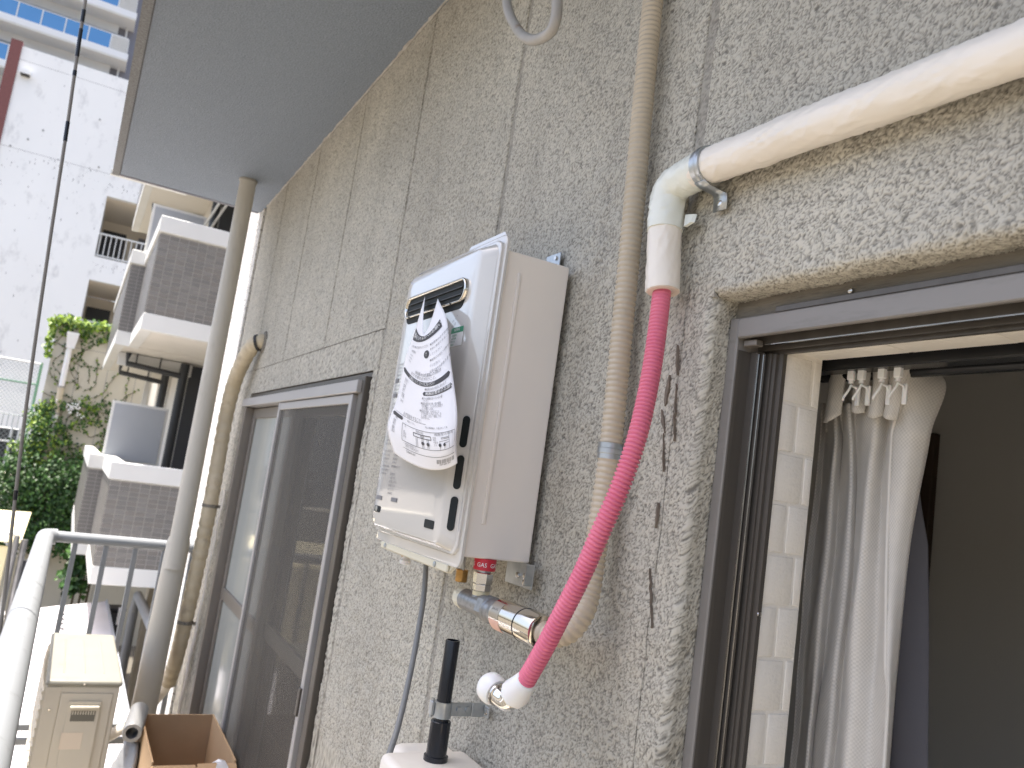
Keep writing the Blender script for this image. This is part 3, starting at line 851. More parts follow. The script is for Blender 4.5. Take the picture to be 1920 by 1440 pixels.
# curtain track with runners, curtain, liner
ct = thing('curtain_rail', 'black curtain rail under the white brick soffit', 'curtain rail', (0.84, 0.3, 1.815))
b = B(); b.box((0.818, -0.35, 1.8065), (0.845, 0.775, 1.829), 0.002); b.done('rail', M_RAILB, ct)
b = B(); b.tube([(0.862, 0.775, 1.808), (0.862, -0.35, 1.808)], 0.007, 14); b.done('rail_tube', M_RAILB, ct, smooth=True)
HK = (0.7030, 0.6880, 0.6590, 0.6370)
for y in HK:
    b = B(); b.box((0.829, y - 0.0045, 1.795), (0.836, y + 0.0045, 1.8075), 0.001); b.lathe((0.8325, y, 1.795), (0, 0, -1), [(0, 0.003), (0.004, 0.0035)], 8)
    b.done('runner', M_WPLAST, ct, smooth=True)

cu = thing('curtain', 'cream checked fabric curtain gathered at the side of the open door', 'curtain', (0.88, 0.72, 0.15))
T = {
'e0': [(0.9050,0.8102,1.7489),(0.9050,0.8086,1.7115),(0.9050,0.8112,1.5863),(0.9050,0.8096,1.4368),(0.9050,0.8079,1.2928)],
'v0': [(0.9150,0.8070,1.7505),(0.9150,0.8046,1.7131),(0.9150,0.8029,1.5882),(0.9150,0.8051,1.4382),(0.9150,0.8011,1.2949)],
'f1': [(0.8780,0.7630,1.7444),(0.8780,0.7581,1.7089),(0.8780,0.7568,1.5904),(0.8780,0.7599,1.4478),(0.8780,0.7563,1.3116)],
'v1': [(0.8970,0.7663,1.7475),(0.8970,0.7607,1.7116),(0.8970,0.7569,1.5922),(0.8970,0.7603,1.4483),(0.8970,0.7644,1.3083)],
'f2': [(0.8720,0.7332,1.7434),(0.8720,0.7279,1.7088),(0.8720,0.7189,1.5945),(0.8720,0.7232,1.4564),(0.8720,0.7250,1.3227)],
'v2': [(0.8850,0.7325,1.7455),(0.8850,0.7272,1.7108),(0.8850,0.7177,1.5959),(0.8850,0.7198,1.4576),(0.8850,0.7195,1.3243)],
'f3': [(0.8600,0.6882,1.7414),(0.8600,0.6880,1.7081),(0.8600,0.6882,1.5972),(0.8600,0.6889,1.4642),(0.8600,0.6866,1.3365)],
'v3': [(0.8820,0.6841,1.7450),(0.8820,0.6840,1.7115),(0.8820,0.6808,1.6002),(0.8820,0.6746,1.4683),(0.8820,0.6701,1.3417)],
'hem': [(0.8640,0.6613,1.7420),(0.8640,0.6619,1.7094),(0.8640,0.6568,1.6014),(0.8640,0.6469,1.4743),(0.8640,0.6374,1.3536)]}
def column(tr):
    """a fold line extended to the floor and up to the header"""
    p = [Vector(q) for q in tr]
    top = p[0] + (p[0] - p[1]) * 0.9
    bot = p[-1] + Vector((0, 0, -0.6)); bot2 = p[-1] + Vector((0, 0, -1.18))
    return spline([top] + p + [bot, bot2], 7)
cols = [column(T[k]) for k in ('e0', 'v0', 'f1', 'v1', 'f2', 'v2', 'f3', 'v3', 'hem')]
rows = []
for r in range(len(cols[0])):
    rows.append(spline([c[r] for c in cols], 9))
P = np.array([[list(p) for p in row] for row in rows]).transpose(1, 0, 2)
fold_n = np.sin(P[:, :, 2] * 41 + P[:, :, 1] * 90) * 0.0009 + np.sin(P[:, :, 2] * 17 + P[:, :, 1] * 160) * 0.0014
P[:, :, 0] += fold_n
arcu = np.concatenate([[0], np.cumsum(np.linalg.norm(np.diff(P[:, 5], axis=0), axis=1))])
UV = np.zeros(P.shape[:2] + (2,)); UV[:, :, 0] = arcu[:, None]; UV[:, :, 1] = P[:, :, 2]
o = sheet_np('cloth', P, M_CURTAIN, cu, uv=UV)
sm = o.modifiers.new('t', 'SOLIDIFY'); sm.thickness = 0.0012
# end return of the curtain (hem to the right hand panel)
hem = [Vector(p) for p in T['hem']]
pan = [Vector(p) for p in [(0.885,0.6257,1.7454),(0.885,0.6299,1.7134),(0.885,0.6428,1.6052),(0.885,0.6466,1.4751),(0.885,0.6475,1.3496)]]
hem = [Vector((0.858, 0.6400, 1.8235)), Vector((0.858, 0.6455, 1.780))] + hem + [Vector((0.86, 0.634, 0.75)), Vector((0.86, 0.634, 0.17))]
pan = [Vector((0.925, 0.668, 1.832)), Vector((0.918, 0.6356, 1.8020))] + pan + [Vector((0.885, 0.6475, 0.75)), Vector((0.885, 0.6475, 0.17))]
hs, ps = spline(hem, 8), spline(pan, 8)
P = np.zeros((9, len(hs), 3))
for j in range(len(hs)):
    for i in range(9):
        t = i / 8
        q = hs[j].lerp(ps[j], t)
        bow = 0.010 * math.sin(math.pi * t) * (1 + 0.5 * math.sin(hs[j].z * 23))
        P[i, j] = (q.x - bow * 0.8, q.y - bow * 0.45, q.z)
UV = np.zeros(P.shape[:2] + (2,)); UV[:, :, 0] = (np.linspace(0, 0.05, 9))[:, None]; UV[:, :, 1] = P[:, :, 2]
o = sheet_np('return_edge', P, M_CURTAIN, cu, uv=UV)
sm = o.modifiers.new('t', 'SOLIDIFY'); sm.thickness = 0.0012
b = B(); b.tube([h + Vector((-0.001, -0.0005, 0)) for h in hs], 0.0022, 8); b.done('hem_seam', M_CURTAIN, cu, smooth=True)
# pleated header with curled flaps
FL = [[(0.8620,0.7624,1.8222),(0.8620,0.7337,1.8246),(0.8620,0.7688,1.7475),(0.8620,0.7381,1.7571)],
[(0.8600,0.7269,1.8230),(0.8600,0.6933,1.8240),(0.8600,0.7225,1.7663),(0.8600,0.7009,1.7590)],
[(0.8580,0.6917,1.8235),(0.8580,0.6658,1.8230),(0.8580,0.6960,1.7572),(0.8580,0.6727,1.7542)],
[(0.8560,0.6658,1.8226),(0.8560,0.6369,1.8243),(0.8560,0.6724,1.7591),(0.8560,0.6508,1.7484)]]
for q in FL:
    TL, TR_, BL, BR = [Vector(v_) for v_ in q]
    P = np.zeros((15, 12, 3)); UV = np.zeros((15, 12, 2))
    for i in range(15):
        for j in range(12):
            s_, t_ = i / 14, j / 11
            w = TL.lerp(TR_, s_).lerp(BL.lerp(BR, s_), t_)
            bow = 0.004 + 0.011 * math.sin(math.pi * s_) * (0.35 + 0.65 * t_)
            curl = 0.010 * max(0, 0.25 - s_) * 4 * t_
            P[i, j] = (w.x - bow * 0.8 + curl, w.y - bow * 0.35 - curl * 0.4, w.z - 0.006 * math.sin(math.pi * s_) * t_)
            UV[i, j] = (s_ * 0.045, w.z)
    o = sheet_np('header_flap', P, M_CURTAIN, cu, uv=UV)
    sm = o.modifiers.new('t', 'SOLIDIFY'); sm.thickness = 0.0016
P = np.zeros((30, 4, 3))
for i in range(30):
    for j in range(4): P[i, j] = (0.895 + 0.006 * math.sin(i * 1.3), 0.79 - i * 0.005, 1.8235 - j * 0.028)
UV = np.zeros((30, 4, 2)); UV[:, :, 0] = P[:, :, 1]; UV[:, :, 1] = P[:, :, 2]
sheet_np('header_tape', P, M_CURTAIN, cu, uv=UV)
for y in HK:
    b = B()
    b.tube(spline([(0.8325, y, 1.789), (0.8315, y + 0.001, 1.784), (0.830, y + 0.004, 1.778), (0.829, y + 0.007, 1.772), (0.832, y + 0.009, 1.7705)], 4), 0.0015, 8)
    b.box((0.842, y - 0.005, 1.765), (0.846, y + 0.001, 1.790), 0.001)
    b.tube([(0.8325, y, 1.789), (0.840, y - 0.002, 1.787), (0.844, y - 0.002, 1.780)], 0.0015, 8)
    b.done('hook', M_WPLAST, cu, smooth=True)
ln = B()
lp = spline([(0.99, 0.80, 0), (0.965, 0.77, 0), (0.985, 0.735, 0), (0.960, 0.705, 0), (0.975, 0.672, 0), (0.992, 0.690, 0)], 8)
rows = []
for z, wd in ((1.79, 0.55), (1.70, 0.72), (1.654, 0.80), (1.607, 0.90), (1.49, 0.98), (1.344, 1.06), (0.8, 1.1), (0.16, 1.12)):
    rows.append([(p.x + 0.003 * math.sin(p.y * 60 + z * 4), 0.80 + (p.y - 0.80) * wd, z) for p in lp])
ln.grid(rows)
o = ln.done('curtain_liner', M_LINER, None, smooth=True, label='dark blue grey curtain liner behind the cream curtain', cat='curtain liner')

# ================================================================== WATER HEATER
wh = thing('water_heater', 'white wall mounted gas water heater with chrome exhaust slot', 'water heater', (0.65, 1.3, 1.48))
HY0, HY1, HZ0, HZ1 = 1.113, 1.484, 1.4945, 1.967
b = B(); b.box((0.531, HY0, HZ0), (0.648, HY1, HZ1), 0.003, 2); b.done('casing', M_SIDEP, wh)
# flange and pressed front cover, lofted from rounded loops
b = B()
b.loft([ring(1.108, 1.489, 1.4765, 1.9905, 0.016, 0.5335), ring(1.108, 1.489, 1.4765, 1.9905, 0.016, 0.5290), ring(1.110, 1.487, 1.4785, 1.9885, 0.015, 0.5275)])
b.done('flange', M_WHITEP, wh, smooth=True)
b = B()
b.loft([ring(*q, 10) for q in ((1.1135, 1.4835, 1.4940, 1.9815, 0.020, 0.5280), (1.1135, 1.4835, 1.4940, 1.9815, 0.020, 0.5232), (1.1150, 1.4820, 1.4955, 1.9800, 0.019, 0.5220),
        (1.1205, 1.4765, 1.4985, 1.9765, 0.019, 0.5220), (1.1215, 1.4755, 1.4995, 1.9755, 0.019, 0.5205), (1.1400, 1.4600, 1.5055, 1.9690, 0.020, 0.5062), (1.1430, 1.4570, 1.5075, 1.9670, 0.019, 0.5048),
        (1.1470, 1.4530, 1.5105, 1.9640, 0.018, 0.5040), (1.1560, 1.4440, 1.5200, 1.9520, 0.015, 0.5036), (1.18, 1.42, 1.56, 1.91, 0.010, 0.5032))])
b.done('front_cover', M_WHITEP, wh, smooth=True, ang=0.30)
b = B(); b.prism([(0.5332, 1.135, 1.4785), (0.5332, 1.465, 1.4785), (0.5332, 1.445, 1.4640), (0.5332, 1.155, 1.4640)], (0.006, 0, 0))
b.box((0.5275, 1.150, 1.4655), (0.5325, 1.450, 1.4775), 0.0015); b.done('bottom_skirt', M_SKIRT, wh)
for y in (1.195, 1.425):
    b = B(); b.lathe((0.5275, y, 1.4715), (-1, 0, 0), [(0, 0.0045), (0.002, 0.0042), (0.003, 0.002)], 10); b.done('skirt_screw', M_GALV, wh, smooth=True)
b = B(); b.prism([(0.5345, 1.125, 1.990), (0.5345, 1.27, 1.990), (0.5345, 1.262, 2.0005), (0.5345, 1.135, 2.0005)], (0.008, 0, 0)); b.done('top_tab', M_WHITEP, wh)
b = B(); b.box((0.556, HY0 - 0.0018, 1.545), (0.563, HY0 + 0.001, 1.935), 0.0017, 2); b.done('side_rib', M_SIDEP, wh, smooth=True)

def capsule(y0, y1, z0, z1, x, n=8):
    """stadium outline in the plane x, long side whichever is longer"""
    h = min(y1 - y0, z1 - z0) / 2
    return ring(y0, y1, z0, z1, h * 0.999, x, n)
# exhaust slot: chrome rim, dark throat, two louvre bars
SY0, SY1, SZ0, SZ1 = 1.176, 1.437, 1.888, 1.9225
b = B()
b.loft([capsule(SY0 - 0.004, SY1 + 0.004, SZ0 - 0.003, SZ1 + 0.003, 0.5030), capsule(SY0 - 0.004, SY1 + 0.004, SZ0 - 0.003, SZ1 + 0.003, 0.4985), capsule(SY0 - 0.003, SY1 + 0.003, SZ0 - 0.0025, SZ1 + 0.0025, 0.4970),
        capsule(SY0 - 0.001, SY1 + 0.001, SZ0 - 0.001, SZ1 + 0.001, 0.4966), capsule(SY0 + 0.001, SY1 - 0.001, SZ0 + 0.001, SZ1 - 0.001, 0.4976), capsule(SY0 + 0.0015, SY1 - 0.0015, SZ0 + 0.0015, SZ1 - 0.0015, 0.5022)], False, False)
b.done('exhaust_rim', M_NICKEL, wh, smooth=True, ang=1.0)
b = B(); b.loft([capsule(SY0 + 0.001, SY1 - 0.001, SZ0 + 0.001, SZ1 - 0.001, 0.5022), capsule(SY0 + 0.001, SY1 - 0.001, SZ0 + 0.001, SZ1 - 0.001, 0.5015)]); b.done('exhaust_throat', M_BLACK, wh)
for z in (1.8985, 1.9105):
    b = B(); b.box((0.4985, SY0 + 0.012, z - 0.0007), (0.5014, SY1 - 0.012, z + 0.0007)); b.done('louvre_bar', M_TRACK, wh)
b = B(); b.loft([capsule(SY0 + 0.004, SY1 + 0.001, SZ0 - 0.0125, SZ1 - 0.012, 0.5034), capsule(SY0 + 0.004, SY1 + 0.001, SZ0 - 0.0125, SZ1 - 0.012, 0.5022)]); b.done('rim_gasket', M_BLACK, wh)
for y in (1.222, 1.410):
    b = B(); b.lathe((0.4985, y, SZ0 - 0.0005), (-0.6, 0, -0.5), [(0.002, 0.0018), (0.0036, 0.0014)], 8); b.done('rim_screw', M_TRACK, wh)
# side vents along the chamfer of the cover, plus two bolt windows
def vent(z0, z1):
    b = B()
    n = 12; y, xx, hw = 1.1285, 0.5140, 0.0060
    tx, ty = -0.60, 0.80      # direction across the chamfer face
    nx, ny = -0.80, -0.60     # its outward normal
    pts = []
    for k in range(n + 1):
        a = math.pi * k / n; pts.append((hw * math.cos(a), z1 - hw + hw * math.sin(a)))
    for k in range(n + 1):
        a = math.pi + math.pi * k / n; pts.append((hw * math.cos(a), z0 + hw + hw * math.sin(a)))
    b.prism([(xx + tx * s - nx * 0.001, y + ty * s - ny * 0.001, z) for s, z in pts], (nx * 0.0017, ny * 0.0017, 0))
    b.done('side_vent', M_BLACK, wh)
for z0, z1 in ((1.654, 1.702), (1.591, 1.642), (1.529, 1.580)): vent(z0, z1)
for y0, y1, z0, z1 in ((1.166, 1.203, 1.5255, 1.5385), (1.414, 1.443, 1.5290, 1.5400)):
    b = B(); b.loft([ring(y0, y1, z0, z1, 0.003, 0.5040, 3), ring(y0, y1, z0, z1, 0.003, 0.5024, 3)]); b.done('bolt_window', M_BLACK, wh)
b = B(); b.lathe((0.5030, 1.434, 1.5350), (-1, 0, 0), [(0, 0.0055), (0.0012, 0.005)], 12); b.done('bolt_head', M_GALV, wh, smooth=True)
# green inspection sticker
b = B(); b.box((0.5022, 1.165, 1.8130), (0.5027, 1.2115, 1.8440)); st_ = b.done('sticker', M_WHITEINK, wh)
b = B(); b.box((0.5018, 1.165, 1.8350), (0.50215, 1.2115, 1.8440)); b.done('sticker_head', M_GREEN, st_)
b = B()
for i, (s, sz) in enumerate((('屋外壁掛形', 0.0040), ('品名 給湯器', 0.0034), ('都市ガス', 0.0038), ('検査済', 0.0040))):
    put_text(b, s, sz, lambda a, c, i=i: (0.5016, 1.206 - a, 1.8305 - 0.0050 * i + c), 'LEFT')
b.done('sticker_text', M_GREEN, st_)
b = B(); put_text(b, '給湯専用', 0.0055, lambda a, c: (0.5014, 1.188 - a, 1.8395 + c)); b.done('sticker_title', M_WHITEINK, st_)
# rating plate, two columns of fine print on the lower left of the cover
b = B()
lines = ['ガス給湯器 屋外壁掛形', '型式 品名 製造年月', '都市ガス用 12A 13A', 'ガス消費量 最大', '定格電圧 AC100V', '定格消費電力', '定格周波数 50/60Hz', '最高使用圧力', '警告 可燃物を近づけ', 'ないでください', '注意 排気口に触れない', 'こと やけどのおそれ', '本体の下に物を置かない', '凍結予防の処置をする', '点検は販売店へ依頼', '取扱説明書を読むこと', '電源プラグを抜かない', '給気口をふさがない']
for cidx, (yl, w) in enumerate(((1.441, 1.0), (1.392, 1.12))):
    for i in range(31 if cidx == 0 else 24):
        if (i * 7 + cidx * 3) % 13 == 5: continue
        z = (1.800 if cidx == 0 else 1.720) - i * 0.0067
        if z < 1.562: continue
        s = lines[(i * 5 + cidx * 7) % len(lines)][:11]
        if i % 4 == 3: s = s[:6]
        put_text(b, s, 0.0042 * w, lambda a, c, yl=yl, z=z: (0.5024, yl - a, z + c), 'LEFT', 0.93)
for y0, y1, z in ((1.442, 1.415, 1.555), (1.366, 1.338, 1.5565), (1.442, 1.428, 1.770), (1.442, 1.424, 1.742)):
    b.box((0.5021, y0, z - 0.0035), (0.5024, y1, z + 0.0035))
b.done('rating_print', M_INKG, wh)
# brackets and connections under the casing
b = B(); b.box((0.650, 1.155, 1.960), (0.6535, 1.200, 2.002), 0.001); b.done('top_bracket', M_GALV, wh)
b = B(); b.lathe((0.6505, 1.166, 1.993), (-1, 0, 0), [(0, 0.004), (0.003, 0.0035)], 10); b.done('bracket_screw', M_STEEL, wh, smooth=True)
b = B(); b.box((0.640, 1.085, 1.4580), (0.643, 1.170, 1.4945), 0.001); b.box((0.628, 1.085, 1.4640), (0.640, 1.088, 1.4940)); b.done('bottom_bracket', M_GALV, wh)
for y, z in ((1.105, 1.476), (1.105, 1.466), (1.128, 1.474)):
    b = B(); b.lathe((0.640, y, z), (-1, 0, 0), [(0, 0.005), (0.003, 0.0045), (0.0035, 0.002)], 10); b.done('bracket_bolt', M_STEEL, wh, smooth=True)
b = B(); b.box((0.576, 1.1930, 1.4660), (0.579, 1.2240, 1.4940), 0.001); b.done('valve_plate', M_GALV, wh)
def thread(o, r, l, mt, nm, par):
    n = int(l / 0.0012)
    b = B(); b.lathe(o, (0, 0, -1), [(0, r)] + [(i * l / n, r if i % 2 else r * 0.92) for i in range(1, n)] + [(l, r * 0.93)], 18); return b.done(nm, mt, par, smooth=True, ang=2)
thread((0.580, 1.2035, 1.4662), 0.0100, 0.019, M_BRASS, 'water_inlet', wh)
thread((0.580, 1.452, 1.4940), 0.0088, 0.042, M_BRASS, 'water_outlet', wh)
b = B(); b.lathe((0.572, 1.430, 1.4940), (0, 0, -1), [(0, 0.006), (0.042, 0.006), (0.046, 0.0105), (0.052, 0.010), (0.054, 0.004)], 14); b.done('drain_cap', M_WPLAST, wh, smooth=True)
b = B(); b.lathe((0.56, 1.215, 1.4935), (0, 0, -1), [(0, 0.004), (0.010, 0.004), (0.013, 0.003)], 10); b.done('case_screw', M_TRACK, wh, smooth=True)

# ------------------------------------------------------------------ notice paper stuck into the slot
RV = [0.0, 0.17, 0.30, 0.55, 0.8, 1.0]
def scx(p, x):
    k = x / p[0]
    return (x, p[1] * k, 1.6 + (p[2] - 1.6) * k)
RL = [scx((0.486, 1.3142, 1.9089), 0.4975), (0.478, 1.3198, 1.8339), (0.478, 1.3408, 1.7999), (0.478, 1.3494, 1.7315), (0.479, 1.3772, 1.6803), (0.482, 1.3349, 1.6365)]
RM = [(0.462, 1.2250, 1.8290), (0.452, 1.1871, 1.8126), (0.448, 1.1574, 1.7533), (0.446, 1.1434, 1.6954), (0.450, 1.1184, 1.6468), (0.466, 1.1384, 1.6140)]
RRt = [scx((0.486, 1.2526, 1.8962), 0.4975), (0.470, 1.1592, 1.8450), (0.466, 1.1117, 1.7799), (0.464, 1.0556, 1.7016), (0.466, 1.0459, 1.6581), (0.474, 1.0497, 1.6275)]
NV = 40
SL, SM, SR = [[Vector(p) for p in spline(r, NV)] for r in (RL, RM, RRt)]
def paper(u, v, off=0.0):
    v = min(max(v, 0), 1)
    k = 0
    while k < len(RV) - 2 and RV[k + 1] < v: k += 1
    f = (v - RV[k]) / (RV[k + 1] - RV[k]) * NV + k * NV
    i = min(int(f), len(SL) - 2); t = f - i
    L_, M_, R_ = [S[i].lerp(S[i + 1], t) for S in (SL, SM, SR)]
    p = L_ * (2 * (u - 0.5) * (u - 1)) + M_ * (4 * u * (1 - u)) + R_ * (2 * u * (u - 0.5))
    if off:
        n = (Vector((0, 0, 1.6)) - p).normalized()
        p = p + Vector((-0.93, -0.37, 0)) * off
    return p
P = np.array([[list(paper(i / 32, j / 60)) for j in range(61)] for i in range(33)])
pn = sheet_np('notice_paper', P, M_PAPER, None)
pn['label'] = 'curled white printed notice paper hanging from the water heater slot'; pn['category'] = 'notice'
sm = pn.modifiers.new('t', 'SOLIDIFY'); sm.thickness = 0.0003
PW, PH = 0.25, 0.285
def pmap(u0, v0, off=0.0012):
    """local metres to sheet coordinates, true to the sheet's own width and height at that place"""
    du = (paper(min(u0 + 0.1, 1), v0) - paper(max(u0 - 0.1, 0), v0)).length / (min(u0 + 0.1, 1) - max(u0 - 0.1, 0))
    dv = (paper(0.5, min(v0 + 0.05, 1)) - paper(0.5, max(v0 - 0.05, 0))).length / (min(v0 + 0.05, 1) - max(v0 - 0.05, 0))
    return lambda a, c: paper(u0 + a / du, v0 - c / dv, off)
def strip(b, u0, u1, v0, v1, n=24, off=0.0008, rnd=True):
    P = []
    for i in range(n + 1):
        u = u0 + (u1 - u0) * i / n
        e = 1.0
        if rnd:
            d = min(u - u0, u1 - u) * PW / ((v1 - v0) * PH / 2)
            e = math.sqrt(max(0.0, 1 - (1 - min(1, d)) ** 2)) if d < 1 else 1.0
        vm, hv = (v0 + v1) / 2, (v1 - v0) / 2 * max(e, 0.05)
        P.append([paper(u, vm - hv, off), paper(u, vm, off), paper(u, vm + hv, off)])
    b.grid(P)
bk = B(); wt = B(); sm_ = B()
strip(bk, 0.03, 0.90, 0.118, 0.174, 30, rnd=False)
put_text(wt, '工事をされる方へのお願い', 0.0105, pmap(0.45, 0.147, 0.0016), sx=1.25)
strip(bk, 0.02, 0.97, 0.347, 0.374, 40)
put_text(wt, '試運転について（ガイドをご覧ください）', 0.0058, pmap(0.46, 0.361, 0.0016), sx=1.3)
strip(bk, 0.50, 0.98, 0.408, 0.433, 24)
put_text(wt, '機器設置前のお願い', 0.0056, pmap(0.78, 0.421, 0.0016), sx=1.2)
strip(bk, 0.02, 0.20, 0.640, 0.668, 12)
put_text(sm_, '据付工事は下記を守ってください', 0.0062, pmap(0.33, 0.203), sx=1.3)
put_text(sm_, '排気筒の', 0.0078, pmap(0.18, 0.228), sx=1.5)
put_text(sm_, '機器の試運転の際は', 0.0078, pmap(0.56, 0.304), sx=1.5)
put_text(sm_, '必ず本書を必ず行うこと。', 0.0076, pmap(0.48, 0.328), sx=1.5)
put_text(sm_, '必ず固定をすること！', 0.0078, pmap(0.36, 0.612), sx=1.6)
strip(bk, 0.06, 0.56, 0.628, 0.630, 20, rnd=False)
# warning mark
Wc = (0.52, 0.232)
P = []
pts = [paper(Wc[0] + 0.062 * math.cos(a), Wc[1] + 0.0135 * math.sin(a), 0.0009) for a in np.linspace(0, 2 * math.pi, 20, endpoint=False)]
bk.poly(pts)
put_text(wt, '!', 0.0085, pmap(Wc[0], Wc[1], 0.0017), sx=2.0)
body = [(0.60, 0.205, '●設置後は必ず試運転を行って'), (0.60, 0.222, '安全に使用できることを確認'), (0.60, 0.239, 'してください。'), (0.60, 0.256, '●排気口の前には物を置かない'), (0.60, 0.273, 'でください。'), (0.60, 0.290, '火災のおそれがあります'),
        (0.10, 0.250, '必ず同梱の'), (0.10, 0.266, '部品を使い'), (0.10, 0.282, '固定する'),
        (0.53, 0.393, '●配管は本体の刻印に合わせて接続し'), (0.55, 0.402, ''), 
        (0.50, 0.452, '●ガスの種類が合っているか確認して'), (0.52, 0.468, 'ください。'), (0.49, 0.486, '●機器を固定する際、壁の補強の有無を'), (0.51, 0.502, '必ず確認し、しっかりと固定する'), (0.51, 0.518, 'ようお願いします。'),
        (0.48, 0.536, '●給湯栓を開き、水が出ることを確認し'), (0.50, 0.552, 'ガス栓を開いて点火します。また故障時'), (0.50, 0.568, 'は（別紙）に従い「運転」する前に'), (0.50, 0.584, 'はありません。'),
        (0.10, 0.400, '本体の取付けに'), (0.10, 0.416, 'あたっては'), (0.09, 0.440, '次の事項を'), (0.09, 0.456, '守り正しく'), (0.09, 0.472, '設置する'), (0.09, 0.495, '壁面の強度'), (0.09, 0.511, '水平を確認'), (0.09, 0.540, '保温材を巻'),
        (0.08, 0.655 + 0.02, '確認後に'), (0.06, 0.70, '通水試験'), (0.06, 0.716, '水漏れの'), (0.06, 0.732, '点検する'), (0.06, 0.76, '凍結防止'), (0.06, 0.776, '処置する'), (0.06, 0.80, '電源工事'),
        (0.27, 0.652, '確認をしてください。'), (0.55, 0.652, '特に凍結時は、水抜きをして凍結します。'), (0.22, 0.842, 'ガス栓や給水元栓を閉めてください。'), (0.24, 0.860, '配管カバーや水抜き栓は必ずパイプシャフトの外側に取付けてください。')]
for u, v, s in body:
    if s: put_text(sm_, s[:14], 0.0044, pmap(u, v), 'LEFT', 1.45)
put_text(sm_, '壁掛型の場合', 0.0046, pmap(0.45, 0.703), sx=1.4); put_text(sm_, '据置型の場合', 0.0046, pmap(0.80, 0.700), sx=1.4); put_text(sm_, '図１', 0.0046, pmap(0.25, 0.698), sx=1.4)
put_text(bk, 'CU304-845-001P', 0.0060, pmap(0.30, 0.905), sx=1.3)
for k in range(42):
    w = (0.5, 1, 1.6)[(k * 7) % 3] * 0.0022
    u = 0.66 + k * 0.0068
    if (k * 5) % 4 == 3: continue
    strip(bk, u, u + w * 1.4, 0.905, 0.945, 1, rnd=False)
put_text(bk, '304 845 001', 0.0040, pmap(0.80, 0.957), sx=1.4)
def pline(pts, w=0.0009):
    for (u0, v0), (u1, v1) in zip(pts, pts[1:]):
        L = math.hypot((u1 - u0) * PW, (v1 - v0) * PH); n = max(1, int(L / 0.008))
        du, dv = (v1 - v0) * PH / L * w / 2 / PW, -(u1 - u0) * PW / L * w / 2 / PH
        bk.grid([[paper(u0 + (u1 - u0) * i / n + s * du, v0 + (v1 - v0) * i / n + s * dv, 0.0010) for s in (-1, 1)] for i in range(n + 1)])
pline([(0.20, 0.685), (0.97, 0.685), (0.97, 0.825), (0.20, 0.825), (0.20, 0.685)])
pline([(0.20, 0.882), (0.98, 0.882)])
pline([(0.36, 0.718), (0.60, 0.718), (0.60, 0.744), (0.36, 0.744), (0.36, 0.718)], 0.0016)
put_text(bk, '給湯器', 0.0045, pmap(0.48, 0.732), sx=1.3)
for u in (0.39, 0.47, 0.54):
    pline([(u, 0.744), (u, 0.82)], 0.0008); pline([(u + 0.018, 0.744), (u + 0.018, 0.82)], 0.0008)
for u in (0.479, 0.549, 0.72, 0.79):
    pts = [paper(u + 0.020 * math.cos(a), 0.785 + 0.015 * math.sin(a), 0.0012) for a in np.linspace(0, 2 * math.pi, 12, endpoint=False)]
    bk.poly(pts)
pline([(0.87, 0.712), (0.87, 0.822)]); pline([(0.87, 0.725), (0.75, 0.725), (0.75, 0.735), (0.87, 0.735)]); pline([(0.72, 0.822), (0.72, 0.752), (0.86, 0.752)]); pline([(0.79, 0.822), (0.79, 0.770), (0.86, 0.770)])
for u, v, s in ((0.22, 0.745, '配管'), (0.22, 0.760, '水抜き栓'), (0.22, 0.775, 'ガス栓'), (0.22, 0.79, '給水元栓'), (0.63, 0.725, '給湯'), (0.63, 0.742, '給水'), (0.63, 0.762, '水抜き'), (0.63, 0.785, 'ガス')):
    put_text(sm_, s, 0.0038, pmap(u, v), 'LEFT', 1.4)
bk.done('print', M_INK, pn, kind='stuff')
sm_.done('small_print', M_INKB, pn, kind='stuff')
wt.done('reversed_print', M_WHITEINK, pn, kind='stuff')

# ------------------------------------------------------------------ gas connection under the heater
gf = thing('gas_fitting', 'metal gas valve elbow and chrome coupling under the water heater', 'pipe fitting', (0.58, 1.13, 1.42))
GA = Vector((0.58, 1.1285, 1.425))
def hexa(o, axis, r, l, mt, nm, par, rot=0.3):
    ax = Vector(axis).normalized(); up = Vector((0, 0, 1)) if abs(ax.z) < 0.9 else Vector((1, 0, 0))
    u = ax.cross(up).normalized(); v = ax.cross(u); o = Vector(o)
    loops = []
    for d, k in ((0, 0.93), (0.0012, 1), (l - 0.0012, 1), (l, 0.93)):
        loops.append([o + ax * d + (u * math.cos(rot + math.pi / 3 * i) + v * math.sin(rot + math.pi / 3 * i)) * r * k for i in range(6)])
    b = B(); b.loft(loops); return b.done(nm, mt, par)
b = B(); b.lathe((0.58, 1.1285, 1.4945), (0, 0, -1), [(0, 0.0105), (0.030, 0.0105)], 20); b.done('riser', M_GALV, gf, smooth=True)
hexa((0.58, 1.1285, 1.4735), (0, 0, -1), 0.0150, 0.0170, M_STEEL, 'hex_nut', gf, 0.1)
hexa((0.58, 1.1285, 1.4565), (0, 0, -1), 0.0136, 0.0110, M_STEEL, 'hex_nut', gf, 0.1)
b = B(); b.lathe((0.58, 1.1285, 1.4455), (0, 0, -1), [(0, 0.0118), (0.0008, 0.0128), (0.006, 0.0128), (0.007, 0.0118)], 24); b.done('sealing_ring', M_YTAPE, gf, smooth=True)
b = B(); b.lathe((0.58, 1.1285, 1.4390), (0, 0, -1), [(0, 0.0125), (0.006, 0.0135), (0.014, 0.0135)], 20)
b.lathe((0.58, 1.178, 1.425), (0, -1, 0), [(0, 0.013), (0.003, 0.0160), (0.03, 0.0168), (0.075, 0.0168)], 24); b.done('tee_body', M_CAST, gf, smooth=True)
